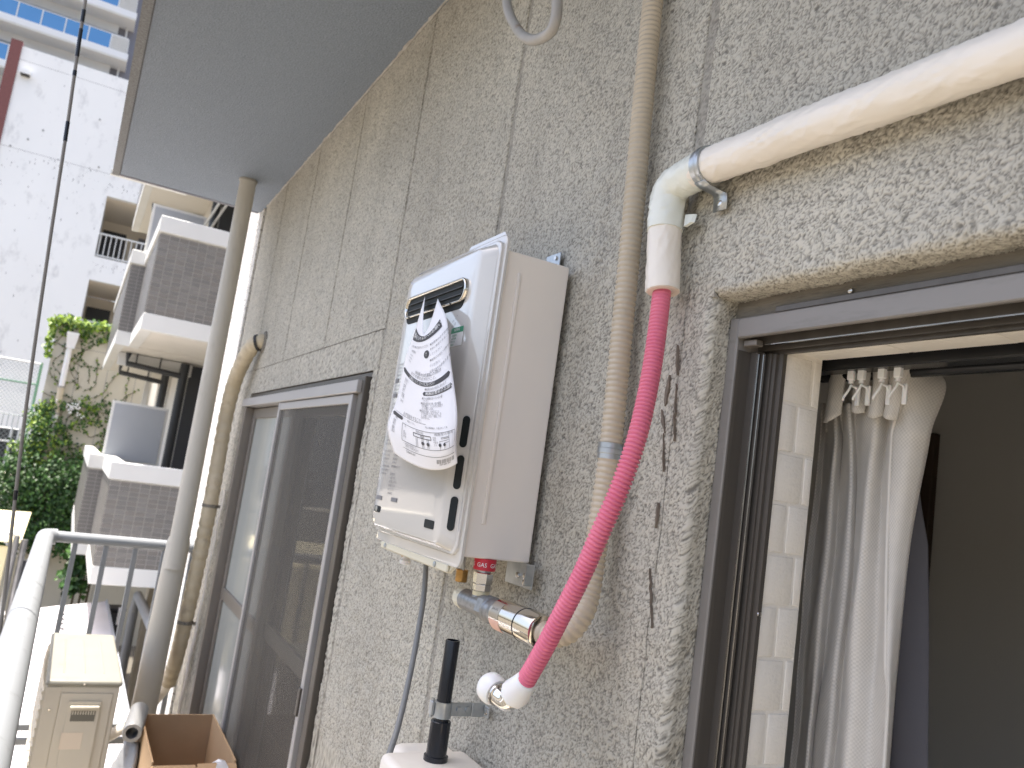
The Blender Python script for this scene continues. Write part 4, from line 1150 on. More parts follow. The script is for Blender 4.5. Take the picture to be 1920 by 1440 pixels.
b = B(); b.lathe((0.58, 1.1955, 1.425), (0, -1, 0), [(0, 0.011), (0.002, 0.0155), (0.012, 0.0162), (0.018, 0.0145)], 20)
for a in range(3):
    an = a * 2.09 + 0.5; c, s_ = math.cos(an), math.sin(an)
    b.box((0.58 + c * 0.013 - 0.004, 1.1805, 1.425 + s_ * 0.013 - 0.004), (0.58 + c * 0.013 + 0.004, 1.1945, 1.425 + s_ * 0.013 + 0.004), 0.002)
b.done('end_cap', M_SKIRT, gf, smooth=True)
hexa((0.58, 1.1100, 1.425), (0, -1, 0), 0.0192, 0.0200, M_CAST, 'hex_body', gf, 0.25)
b = B(); b.lathe((0.58, 1.0900, 1.425), (0, -1, 0), [(0, 0.015), (0.001, 0.0195), (0.005, 0.0195), (0.0065, 0.0175), (0.014, 0.0172), (0.018, 0.0165), (0.023, 0.0182), (0.034, 0.0200), (0.040, 0.0200)], 28); b.done('adaptor', M_CAST, gf, smooth=True)
b = B(); b.lathe((0.58, 1.0540, 1.425), (0, -1, 0), [(0, 0.0195), (0.0015, 0.0225), (0.070, 0.0225), (0.0705, 0.0212), (0.0735, 0.0212), (0.074, 0.0228), (0.110, 0.0228), (0.114, 0.0212), (0.116, 0.0170)], 44); b.done('chrome_coupling', M_NICKEL, gf, smooth=True)
b = B(); b.lathe((0.58, 0.9834, 1.425), (0, -1, 0), [(0, 0.0212), (0.0006, 0.0231), (0.0020, 0.0231), (0.0026, 0.0212)], 44); b.done('rubber_ring', M_PVC, gf, smooth=True)
def cyl_patch(y0, y1, a0, a1, r, mt, nm):
    b = B(); P = []
    for i in range(13):
        a = rad(a0 + (a1 - a0) * i / 12)
        P.append([(0.58 + r * math.cos(a), y, 1.425 + r * math.sin(a)) for y in (y0, y1)])
    b.grid(P); return b.done(nm, mt, gf, smooth=True)
cyl_patch(1.0515, 1.022, 192, 246, 0.02275, mat('peach_label', (0.75, 0.46, 0.36), 0.5), 'peach_label')
lab = cyl_patch(1.0515, 1.024, 122, 186, 0.02275, mat('dull_label', (0.40, 0.36, 0.30), 0.35, 0.6), 'spec_label')
b = B()
put_text(b, '20A LPG', 0.0048, lambda a, c: (0.58 - 0.0230 * math.cos(c / 0.0230 + 0.45), 1.038 - a, 1.425 + 0.0230 * math.sin(c / 0.0230 + 0.45)))
b.done('label_text', M_INK, lab)
# red GAS tag wrapped round the riser
TR = 0.0170
b = B(); b.lathe((0.58, 1.1285, 1.4945), (0, 0, -1), [(0, TR - 0.0004), (0.0005, TR), (0.0170, TR), (0.0175, TR - 0.0004)], 36); tag_ = b.done('gas_tag', M_RED, gf, smooth=True)
th0 = math.atan2(-1.1285, -0.58)
b = B()
for a0 in (-0.0255, -0.0045, 0.0165):
    put_text(b, 'GAS', 0.0090, lambda a, c, a0=a0: (0.58 + (TR + 0.0004) * math.cos(th0 + (a + a0) / TR), 1.1285 + (TR + 0.0004) * math.sin(th0 + (a + a0) / TR), 1.4850 + c), sx=0.95)
b.done('gas_lettering', M_WHITEINK, tag_)

gh = thing('gas_hose', 'beige corrugated gas hose running down the wall beside the heater', 'hose', (0.636, 0.93, 1.43))
path = [(0.636,0.968,2.95),(0.636,0.962,2.60),(0.636,0.9575,2.38),(0.636,0.9476,2.1779),(0.636,0.9365,2.0120),(0.636,0.928,1.8557),(0.634,0.9165,1.6830),(0.632,0.915,1.6108),(0.628,0.9125,1.5288),(0.622,0.9060,1.4850),(0.612,0.9000,1.4583),(0.600,0.9060,1.4350),(0.588,0.9240,1.4245),(0.580,0.945,1.4243),(0.580,0.965,1.425)]
corrugated(path, 0.0157, 0.0017, 0.0078, 22).done('hose', M_BEIGE, gh, smooth=True, ang=2)
b = B(); cc = Vector((0.6337, 0.9165, 1.671))
b.lathe(cc + Vector((0, 0, 0.011)), (0, 0, -1), [(0, 0.0158), (0.0003, 0.0168), (0.007, 0.0168), (0.008, 0.0178), (0.014, 0.0178), (0.015, 0.0168), (0.0215, 0.0168), (0.022, 0.0158)], 30)
b.box((0.6500, 0.893, 1.661), (0.6525, 0.905, 1.681), 0.001); b.box((0.6500, 0.928, 1.661), (0.6525, 0.942, 1.681), 0.001)
b.done('pipe_clip', M_GALV, gh, smooth=True)

# ------------------------------------------------------------------ pink hose and its end
ph = thing('pink_hose', 'pink corrugated water hose hanging from the white sleeve', 'hose', (0.6, 0.85, 1.35))
path = [(0.6300,0.8463,1.9450),(0.6300,0.8443,1.9153),(0.6280,0.8377,1.8814),(0.6180,0.8237,1.8245),(0.6070,0.8105,1.7736),(0.5950,0.7997,1.7243),(0.5830,0.7928,1.6771),(0.5710,0.7961,1.6215),(0.5610,0.8101,1.5660),(0.5550,0.8269,1.5162),(0.5490,0.8495,1.4653),(0.5450,0.8753,1.4153),(0.5420,0.9036,1.3694)]
corrugated(path, 0.0122, 0.0023, 0.0053, 24, False).done('hose', M_PINK, ph, smooth=True, ang=2)
d = Vector((0, 0.72, -0.69)).normalized(); e0 = Vector((0.542, 0.8985, 1.3746))
b = B(); b.lathe(e0, d, [(0, 0.0128), (0.001, 0.0140), (0.012, 0.0158), (0.026, 0.0188), (0.036, 0.0192), (0.0365, 0.017)], 8); b.done('white_nut', M_WPLAST, ph, smooth=True, ang=0.9)
b = B(); b.lathe(e0 + d * 0.0365, d, [(0, 0.0152), (0.004, 0.0152)], 24); b.done('sealing_ring', M_YTAPE, ph, smooth=True)
p0 = e0 + d * 0.0400
c1 = p0 + d * 0.016
ed = Vector((-0.15, 0.93, 0.22)).normalized()
b = B(); b.tube(spline([p0, p0 + d * 0.009, c1 - d * 0.002 + ed * 0.003, c1 + ed * 0.013, c1 + ed * 0.026], 6), 0.0128, 24); b.done('chrome_elbow', M_CHROME, ph, smooth=True)
b = B(); q0 = c1 + ed * 0.018
b.lathe(q0, ed, [(0, 0.0125), (0.001, 0.0150), (0.004, 0.0150), (0.0045, 0.0138), (0.006, 0.0138), (0.0065, 0.0148), (0.008, 0.0148)], 28); b.done('thread_collar', M_STEEL, ph, smooth=True)
b = B(); b.lathe(q0 + ed * 0.006, ed, [(0, 0.0150), (0.0, 0.0165), (0.004, 0.0188), (0.012, 0.0198), (0.020, 0.0188), (0.025, 0.0150), (0.028, 0.008)], 30); b.done('white_cap', M_WPLAST, ph, smooth=True)

# ------------------------------------------------------------------ insulated white pipe
from mathutils import noise as mn
ip = thing('insulated_pipe', 'white wrapped insulated pipe sloping across the wall above the door', 'pipe', (0.63, 0.8, 2.0))
def wrapped(path, r, n, mt, nm, amp, step=0.006, cap=True, seed=0.0, slant=1.0, freq=30.0):
    """sleeve whose film is drawn into slanting creases"""
    pts = resample(path, step)
    b = B(); b.tube(pts, r, n, cap)
    bm = b.bm; bm.verts.ensure_lookup_table()
    s = 0.0; S = [0.0]
    for p_, q_ in zip(pts, pts[1:]): s += (q_ - p_).length; S.append(s)
    for i, v in enumerate(bm.verts):
        k_ = min(i // n, len(pts) - 1); th = 2 * math.pi * (i % n) / n
        c = pts[k_]; s = S[k_]
        wx, wy = math.cos(th), math.sin(th)
        q = Vector((wx * 0.9 + seed, wy * 0.9, s * 9))
        big = mn.noise(q)
        w1 = 1 - abs(mn.noise(Vector((wx * 1.3 + s * 3, wy * 1.3 + seed, s * freq + slant * math.sin(th) * 2.2)))) * 7
        w2 = 1 - abs(mn.noise(Vector((wx * 2.2 - s * 5 + 9, wy * 2.2, s * freq * 1.9 - slant * math.cos(th) * 2.5 + seed)))) * 5
        k = 0.35 * big + 0.8 * max(0, w1) * max(0, 0.5 + 1.2 * mn.noise(q * 2.1)) + 0.5 * max(0, w2) * max(0, 0.4 + mn.noise(q * 3.3))
        v.co = c + (v.co - c) * (1 + amp * k)
    return b.done(nm, mt, ip, smooth=True, ang=1.4)
main = [(0.630, 0.7950, 2.0318), (0.630, 0.7700, 2.0330), (0.630, 0.5858, 2.0278), (0.630, 0.3888, 2.0222), (0.630, 0.05, 2.012)]
wrapped(main, 0.0226, 64, M_WRAP, 'pipe_cover', 0.10, 0.0024, True, 0.0, 1.0, 26.0)
wrapped([(0.630, 0.05, 2.012), (0.630, -0.5, 1.996)], 0.0232, 24, M_WRAP, 'pipe_cover', 0.04, 0.01)
tape = [(0.628, 0.8470, 1.964), (0.6285, 0.8492, 1.990), (0.629, 0.8497, 2.008), (0.6293, 0.8460, 2.0205), (0.6297, 0.834, 2.0275), (0.630, 0.815, 2.0300), (0.630, 0.790, 2.0322), (0.630, 0.781, 2.0326)]
wrapped(tape, 0.0230, 48, M_TAPE, 'elbow_tape', 0.10, 0.0024, True, 3, 0.6, 60.0)
slv = [(0.628, 0.8350, 1.8800), (0.628, 0.8435, 1.9363), (0.628, 0.8485, 1.972)]
wrapped(slv, 0.0216, 56, M_WRAP, 'pipe_cover', 0.085, 0.0028, True, 7, 1.2, 36.0)
b = B(); dn = Vector((0, -0.15, -1)).normalized(); o_ = Vector((0.628, 0.8350, 1.8800))
b.lathe(o_, dn, [(-0.002, 0.0205), (0.0012, 0.0205), (0.0012, 0.0130), (-0.01, 0.0130)], 28); b.done('foam_end', M_FOAM, ip, smooth=True)
b = B(); b.prism([(0.645, 0.822, 1.985), (0.645, 0.806, 1.982), (0.640, 0.803, 1.969), (0.640, 0.816, 1.966)], (-0.004, 0.003, 0)); b.done('tape_flap', M_TAPE, ip)
b = B(); b.lathe((0.630, 0.7845, 2.0325), (0, -1, -0.01), [(0, 0.0238), (0.0004, 0.0254), (0.005, 0.0254), (0.0065, 0.0266), (0.0095, 0.0266), (0.011, 0.0254), (0.0160, 0.0254), (0.0164, 0.0238)], 36); clamp = b.done('clamp_band', M_GALV, ip, smooth=True)
b = B()
P = [(0.618, 0.7840, 2.0098), (0.628, 0.7838, 2.0060), (0.640, 0.7836, 2.0050), (0.6475, 0.7834, 2.0040), (0.6510, 0.7832, 2.0000), (0.6520, 0.7830, 1.9930), (0.6522, 0.7828, 1.9800)]
b.grid([[p_, (p_[0], p_[1] - (0.018 if i < 4 else 0.024), p_[2])] for i, p_ in enumerate(P)]); o = b.done('clamp_lug', M_GALV, clamp, smooth=True)
sm = o.modifiers.new('t', 'SOLIDIFY'); sm.thickness = 0.0018
b = B(); b.lathe((0.6512, 0.7710, 1.9895), (-1, 0, 0), [(0, 0.0045), (0.0016, 0.0040), (0.0022, 0.0016)], 12); b.done('clamp_screw', M_STEEL, clamp, smooth=True)

# ------------------------------------------------------------------ black stub pipe with bracket, white box, grey cable
bp = thing('black_pipe', 'short upright black pipe held by a galvanised bracket', 'pipe', (0.58, 1.2, 1.17))
b = B(); b.lathe((0.58, 1.2, 1.17), (0, 0, 1), [(0, 0.0114), (0.186, 0.0114), (0.187, 0.0110), (0.187, 0.0088), (0.12, 0.0086)], 28, False); b.done('pipe', M_PVC, bp, smooth=True)
b = B(); b.lathe((0.58, 1.2, 1.176), (0, 0, 1), [(0, 0.0135), (0.0, 0.0190), (0.007, 0.0190), (0.008, 0.0160), (0.058, 0.0158), (0.059, 0.0150), (0.059, 0.0116)], 28, False); b.done('socket', M_PVC, bp, smooth=True)
b = B(); b.lathe((0.58, 1.2, 1.240), (0, 0, 1), [(0, 0.0116), (0.0, 0.0140), (0.003, 0.0136), (0.013, 0.0134), (0.021, 0.0136), (0.024, 0.0140), (0.024, 0.0116)], 28, False)
b.box((0.590, 1.1975, 1.2415), (0.649, 1.2000, 1.2625), 0.001)
b.box((0.628, 1.1940, 1.2420), (0.651, 1.1973, 1.2620), 0.001)
b.box((0.648, 1.1770, 1.2440), (0.651, 1.1935, 1.2605), 0.001)
b.box((0.562, 1.2020, 1.2420), (0.567, 1.2140, 1.2620), 0.001)
b.done('bracket', M_GALV, bp, smooth=True)
for x in (0.606, 0.622):
    hexa((x, 1.1975, 1.252), (0, -1, 0), 0.0052, 0.004, M_GALV, 'bolt', bp, 0.2)
b = B(); b.lathe((0.648, 1.184, 1.252), (-1, 0, 0), [(0, 0.0045), (0.002, 0.004), (0.003, 0.002)], 12); b.done('bolt', M_STEEL, bp, smooth=True)
b = B(); b.tube([(0.5655, 1.2095, 1.238), (0.5655, 1.2095, 1.266)], 0.0028, 10); b.done('hinge_pin', M_GALV, bp, smooth=True)

wb = thing('pipe_box', 'white taped box on the wall below the black stub pipe', 'box', (0.58, 1.15, 0.9))
b = B(); b.box((0.505, 1.02, 0.55), (0.652, 1.245, 1.176), 0.012, 4); b.done('cover', M_WRAP, wb, smooth=True)
b = B(); b.box((0.545, 1.247, 0.55), (0.652, 1.318, 1.168), 0.02, 4); b.done('side_cover', M_WRAP, wb, smooth=True)
b = B(); b.prism([(0.507, 1.10, 1.1775), (0.535, 1.092, 1.1780), (0.540, 1.150, 1.1785), (0.512, 1.158, 1.1780)], (0, 0, 0.0012)); b.done('tape_patch', M_TAPE, wb)
b = B(); b.tube(spline([(0.592,1.385,1.50),(0.590,1.3787,1.4670),(0.590,1.3700,1.4309),(0.588,1.3581,1.3863),(0.580,1.3415,1.3347),(0.570,1.3221,1.2894),(0.555,1.2960,1.2392),(0.535,1.2620,1.1976),(0.512,1.2280,1.1578),(0.498,1.19,1.10),(0.495,1.16,0.98)], 6), 0.0049, 14)
b.done('grey_cable', M_CABLE, None, smooth=True, label='thin grey electric cable hanging down from under the water heater', cat='cable')

# U shaped hook hanging from the ceiling
b = B(); b.tube(spline([(0.5,1.2400,2.95),(0.5,1.2150,2.70),(0.5,1.2043,2.4556),(0.5,1.1901,2.4091),(0.5,1.1702,2.3752),(0.5,1.1388,2.3387),(0.5,1.1026,2.3040),(0.5,1.0646,2.2803),(0.5,1.0338,2.2700),(0.5,1.0098,2.2680),(0.5,0.9987,2.2778),(0.5,0.9981,2.2985),(0.5,1.0081,2.3525),(0.5,1.035,2.60),(0.5,1.065,2.95)], 8), 0.0083, 16)
b.done('pole_hook', M_RUST, None, smooth=True, label='rusty white U shaped pole hook hanging at the top of the wall', cat='hook')

# ================================================================== BALCONY THINGS
# taped hose bundle at the wall end
hb = thing('hose_bundle', 'cream tape wrapped air conditioner hose curving down from the wall hole', 'hose', (0.6, 3.95, 0.4))
path = [(0.672,3.70,2.092),(0.645,3.70,2.090),(0.618,3.735,2.065),(0.603,3.82,1.990),(0.600,3.915,1.905),(0.600,3.962,1.80),(0.600,3.970,1.70),(0.600,3.955,1.52),(0.600,3.945,1.339),(0.600,3.97,1.10),(0.600,4.02,0.846),(0.600,4.08,0.65),(0.600,4.18,0.50)]
pts = resample(spline(path, 10), 0.008)
b = B(); b.tube(pts, 0.03, 18, True, [0.0305 + (0.0022 if (i % 6) < 4 else 0.0) + 0.002 * rng.random() for i in range(len(pts))]); b.done('taped_hose', M_DUCT, hb, smooth=True, ang=1.5)
b = B(); b.tube(spline([(0.60, 4.18, 0.50), (0.58, 4.22, 0.44), (0.50, 4.20, 0.33), (0.40, 4.10, 0.30), (0.33, 4.0, 0.30)], 8), 0.024, 14); b.done('loose_tail', M_WRAP, hb, smooth=True)
for z in (1.335, 0.80):
    b = B(); b.lathe((0.600, 3.946 + (0.08 if z < 1 else 0), z), (0, 0, 1), [(0, 0.030), (0.0, 0.0355), (0.014, 0.0355), (0.014, 0.030)], 18); b.box((0.634, 3.92 + (0.08 if z < 1 else 0), z), (0.652, 3.935 + (0.08 if z < 1 else 0), z + 0.014)); b.done('strap', M_GROOVE, hb, smooth=True)
b = B(); b.lathe((0.640, 3.705, 2.085), (-0.75, 0.5, -0.3), [(0, 0.0335), (0.0, 0.0375), (0.012, 0.0375), (0.012, 0.0335)], 18); b.done('strap', M_TRACK, hb, smooth=True)
# thin frayed rope beside it
pts = [(0.645 - 0.002 * math.sin(z * 31), 3.90 + 0.003 * math.sin(z * 13) + (1.5 - z) * 0.11, z) for z in np.linspace(1.42, 0.25, 90)]
b = B(); b.tube(pts, 0.006, 8, True, [0.005 + 0.004 * rng.random() for _ in pts]); b.done('frayed_rope', M_WRAP, None, smooth=True, label='frayed pale rope hanging beside the cream taped hose', cat='rope')

# railing
rl = thing('balcony_railing', 'white painted steel balcony railing with thick round handrail', 'railing', (0, 4.3, 0))
RX, RY = -0.0255, 4.345
b = B(); pts = [(RX, -1.2, 1.098), (RX, 4.20, 1.098)] + [(RX + 0.045 * (1 - math.cos(rad(a))), 4.285 + 0.055 * math.sin(rad(a)), 1.098) for a in range(10, 91, 10)]
b.tube(resample([pts[0], pts[1]], 0.3) + pts[2:], 0.036, 24); b.done('handrail', M_RAIL, rl, smooth=True)
b = B(); b.tube([(0.018, RY - 0.005, 1.100), (0.655, RY - 0.005, 1.104)], 0.0255, 20); b.done('top_rail', M_RAIL, rl, smooth=True)
b = B(); b.lathe((RX, 2.85, 1.098), (0, 1, 0), [(0, 0.0358), (0.001, 0.0368), (0.006, 0.0368), (0.007, 0.0358)], 24); b.done('joint_ring', M_GALV, rl, smooth=True)
for x in (0.103, 0.234, 0.362, 0.491, 0.62):
    b = B(); b.box((x - 0.011, RY - 0.013, 0.20), (x + 0.011, RY + 0.007, 1.085), 0.002); b.done('baluster', M_RAIL, rl)
for z in (0.258, 0.196):
    b = B(); b.box((RX, RY - 0.016, z - 0.018), (0.655, RY + 0.010, z + 0.010), 0.002); b.done('lower_rail', M_RAIL, rl)
for y in np.arange(-0.9, 4.3, 0.13):
    b = B(); b.box((RX - 0.011, y - 0.011, 0.20), (RX + 0.011, y + 0.011, 1.07), 0.002); b.done('baluster', M_RAIL, rl)
b = B(); b.box((RX - 0.02, -1.2, 0.178), (RX + 0.02, RY - 0.02, 0.206), 0.002); b.done('lower_rail', M_RAIL, rl)

# hanging line
cb = thing('hanging_line', 'taut grey line hanging outside the balcony at the far left', 'cable', (-0.15, 2.5, 1.0))
path = spline([(-0.235, 2.5, 3.6), (-0.192, 2.5, 2.764), (-0.1685, 2.5, 2.398), (-0.1475, 2.5, 2.041), (-0.122, 2.5, 1.655), (-0.0985, 2.5, 1.378), (-0.0735, 2.5, 1.107), (-0.062, 2.5, 0.90), (-0.04, 2.5, 0.5)], 8)
b = B(); b.tube(path, 0.0044, 12); b.done('line', M_WIREC, cb, smooth=True)
def online(z):
    for p, q in zip(path, path[1:]):
        if q.z <= z <= p.z: return p.lerp(q, (p.z - z) / (p.z - q.z))
for z0, z1 in ((2.735, 2.70), (2.68, 2.60), (2.56, 2.545), (2.415, 2.36), (1.42, 1.395)):
    b = B(); b.tube([online(z0), online((z0 + z1) / 2), online(z1)], 0.0052, 12); b.done('black_tape', M_PVC, cb, smooth=True)

# air conditioner outdoor unit
ac = thing('air_conditioner_unit', 'beige air conditioner outdoor unit standing at the railing end', 'air conditioner', (0.2, 3.8, 0.05))
AX0, AX1, AY0, AY1, AZ0, AZ1 = 0.082, 0.331, 3.43, 4.205, 0.10, 0.700
b = B(); b.box((AX0 + 0.004, AY0 + 0.004, AZ0), (AX1 - 0.004, AY1 - 0.004, AZ1 - 0.022), 0.006, 2); b.done('cabinet', M_ACB, ac)
b = B(); b.box((AX0 - 0.003, AY0 - 0.004, AZ1 - 0.024), (AX1 + 0.003, AY1 + 0.004, AZ1), 0.012, 4); tp = b.done('top_panel', M_ACT, ac, smooth=True)
for x in (0.135, 0.205, 0.27):
    b = B(); b.box((x - 0.003, AY0 + 0.10, AZ1 - 0.001), (x + 0.003, AY1 - 0.12, AZ1 + 0.0018), 0.0015); b.done('pressed_rib', M_ACT, tp)
b = B(); b.lathe((0.205, AY0 - 0.0042, AZ1 - 0.013), (0, -1, 0), [(0, 0.004), (0.001, 0.003)], 10); b.done('screw', M_STEEL, ac, smooth=True)
# service cover on the near end
b = B(); b.box((AX0 + 0.003, AY0 + 0.0025, AZ0), (AX0 + 0.052, AY0 + 0.006, AZ1 - 0.026), 0.001); b.done('corner_panel', M_ACB, ac)
b = B(); b.box((AX0 + 0.0535, AY0 + 0.001, AZ0 + 0.02), (AX1 - 0.022, AY0 + 0.006, AZ1 - 0.045), 0.004, 2); sv = b.done('service_cover', M_ACB, ac)
b = B()
b.loft([[(AX0 + 0.085 + dx * s, AY0 + yy, zz) for dx, zz, s in ((0, AZ1 - 0.075, 1), (0.105, AZ1 - 0.075, 1), (0.105, AZ0 + 0.06, 1), (0, AZ0 + 0.06, 1))] for yy in (0.001, -0.008)])
b.done('cover_step', M_ACB, sv)
b = B(); b.box((AX0 + 0.090, AY0 - 0.022, AZ1 - 0.098), (AX0 + 0.188, AY0 - 0.008, AZ1 - 0.086), 0.005, 3); b.done('handle', M_ACB, sv, smooth=True)
b = B(); b.box((AX0 + 0.098, AY0 - 0.0095, AZ1 - 0.142), (AX0 + 0.178, AY0 - 0.0078, AZ1 - 0.106)); b.done('handle_recess', M_ACD, sv)
for i in range(9):
    b = B(); b.box((AX0 + 0.101 + i * 0.0086, AY0 - 0.0115, AZ1 - 0.118), (AX0 + 0.105 + i * 0.0086, AY0 - 0.0092, AZ1 - 0.106)); b.done('recess_tooth', M_ACB, sv)
b = B(); b.box((AX0 + 0.080, AY0 - 0.0092, AZ1 - 0.240), (AX0 + 0.150, AY0 - 0.0078, AZ1 - 0.182)); b.done('sticker', mat('faded_sticker', (0.72, 0.62, 0.50), 0.6), sv)
b = B(); b.lathe((AX0 + 0.025, AY0 + 0.003, AZ1 - 0.105), (0, -1, 0), [(0, 0.005), (0.003, 0.004)], 10); b.done('screw', M_STEEL, ac, smooth=True)
# coil guard with bulging bars on the outer side
for i, z in enumerate(np.arange(AZ0 + 0.04, AZ1 - 0.04, 0.032)):
    b = B(); pts = [(AX0 - 0.004 - 0.010 * math.sin(math.pi * t), AY0 + 0.02 + t * 0.70, z + 0.004 * math.sin(t * 40)) for t in np.linspace(0, 1, 24)]
    b.tube(pts, 0.0045, 8); b.done('guard_bar', M_ACB, ac, smooth=True)
for y in np.arange(AY0 + 0.03, AY1 - 0.03, 0.06):
    b = B(); b.box((AX0 - 0.004, y - 0.004, AZ0 + 0.03), (AX0 + 0.005, y + 0.004, AZ1 - 0.03)); b.done('guard_post', M_ACB, ac)
for y in (AY0 + 0.12, AY1 - 0.14):
    b = B(); b.box((AX0 - 0.01, y, 0.0), (AX1 + 0.01, y + 0.06, 0.099), 0.004); b.done('foot', M_ACD, ac)

# cardboard box and the roll on it
cx = thing('cardboard_box', 'open brown cardboard box standing below the window', 'box', (0.52, 2.95, 0))
BX0, BX1, BY0, BY1, BH = 0.388, 0.636, 2.735, 3.205, 0.648
t_ = 0.005
b = B(); b.box((BX0, BY1 - t_, 0.002), (BX1, BY1, BH)); b.done('far_wall', M_CARD, cx)
b = B(); b.box((BX1 - t_, BY0, 0.002), (BX1, BY1 - t_ - 0.0005, BH)); b.done('side_wall', M_CARD, cx)
b = B(); b.box((BX0, BY0, 0.002), (BX0 + t_, BY1 - t_ - 0.0005, BH)); b.done('side_wall', M_CARD, cx)
b = B(); b.box((BX0 + t_ + 0.0005, BY0, 0.002), (BX1 - t_ - 0.0005, BY0 + t_, BH - 0.02)); b.done('near_wall', M_CARD, cx)
b = B(); b.box((BX0 + t_, BY0 + t_, 0.25), (BX1 - t_, BY1 - t_, 0.255)); b.done('contents_sheet', M_CARD, cx)
b = B(); b.prism([(BX0, BY0 - 0.002, BH - 0.015), (0.515, BY0 - 0.002, BH - 0.015), (0.50, BY0 - 0.12, BH - 0.06), (BX0 - 0.02, BY0 - 0.11, BH - 0.05)], (0, 0, 0.005)); b.done('flap', M_CARD, cx)
b = B(); b.prism([(0.520, BY0 - 0.002, BH - 0.012), (BX1, BY0 - 0.002, BH - 0.012), (BX1, BY0 - 0.11, BH - 0.05), (0.525, BY0 - 0.12, BH - 0.058)], (0, 0, 0.005)); b.done('flap', M_CARD, cx)
b = B(); b.grid([[(0.555 + 0.02 * i + 0.01 * math.sin(j), BY0 - 0.03 - 0.02 * j, BH + 0.004 + 0.012 * math.sin(i * 1.3 + j)) for j in range(4)] for i in range(3)])
b.done('paper_scrap', M_PAPER, None, smooth=True, label='crumpled white paper scrap on the cardboard box flap', cat='paper')
b = B(); a0 = Vector((0.350, 3.02, 0.642)); a1 = Vector((0.395, 3.30, 0.652))
dd = (a1 - a0).normalized()
b.lathe(a0, dd, [(0.06, 0.017), (0.0, 0.019), (0.0, 0.029), (0.004, 0.031), (0.08, 0.032), (0.17, 0.031), (0.22, 0.031), (0.225, 0.017)], 24, False)
b.done('foil_roll', M_FOIL, None, smooth=True, label='small grey foil roll lying beside the cardboard box', cat='roll')
b = B()
bmesh.ops.create_icosphere(b.bm, subdivisions=4, radius=1.0)
for v in b.bm.verts:
    n = v.co.normalized()
    k = 1 + 0.22 * mn.noise(n * 2.3 + Vector((3, 1, 0))) + 0.10 * abs(mn.noise(n * 7))
    v.co = Vector((0.365 + n.x * 0.055 * k, 3.10 + n.y * 0.13 * k, 0.31 + n.z * 0.31 * (1 if n.z < 0 else 0.95 * k)))
    v.co.z = max(v.co.z, 0.004); v.co.x = min(v.co.x, BX0 - 0.004)
    v.co.z = min(v.co.z, 0.600)
b.done('plastic_bag', M_BAG, None, smooth=True, ang=3, label='crumpled grey plastic bag under the foil roll', cat='bag')

# ================================================================== SURROUNDINGS
GZ = -2.9
b = B(); b.box((-150, -150, GZ - 0.2), (150, 200, GZ)); b.done('ground', M_GROUND, kind='structure')
# the body of our own building beyond the balcony wall
b = B(); b.box((0.803, -9, 2.5), (6.0, 4.79, 9.0)); b.box((0.82, -9, GZ), (6, -2.2, 2.5)); b.box((0.10, -9, GZ), (6.0, 4.40, -0.16)); own = b.done('own_building', M_CONC, None, label='pale concrete body of the building behind the stucco balcony wall', cat='building')

# ------------------------------------------------------------------ neighbour with tiled balconies
nb = thing('neighbour_building', 'apartment building with grey tiled balconies and white parapet bands', 'building', (1.3, 12, GZ))
YA, XA, YB, XB, YC = 10.2, 0.455, 12.5, 0.275, 18.1
def part(nm, mt, a, c, par=nb, bev=0.0, **k):
    b = B(); b.box(a, c, bev); return b.done(nm, mt, par, **k)
tile_b = B(); tile_b.box((0, -0.004, 0), (0.0985, 0.002, 0.0462), 0.0012)
bmesh.ops.recalc_face_normals(tile_b.bm, faces=tile_b.bm.faces)
tile_me = bpy.data.meshes.new('tile'); tile_b.bm.to_mesh(tile_me); tile_b.bm.free(); tile_me.materials.append(M_TILE)
tile_v = [tile_me.copy() for _ in range(3)]
for k, c in enumerate(((0.20, 0.19, 0.178), (0.17, 0.163, 0.154), (0.185, 0.172, 0.158))):
    tile_v[k].materials[0] = mat('grey_tile_%s' % 'abc'[k], c, 0.35, col2=tuple(v * 0.9 for v in c), nscale=5)
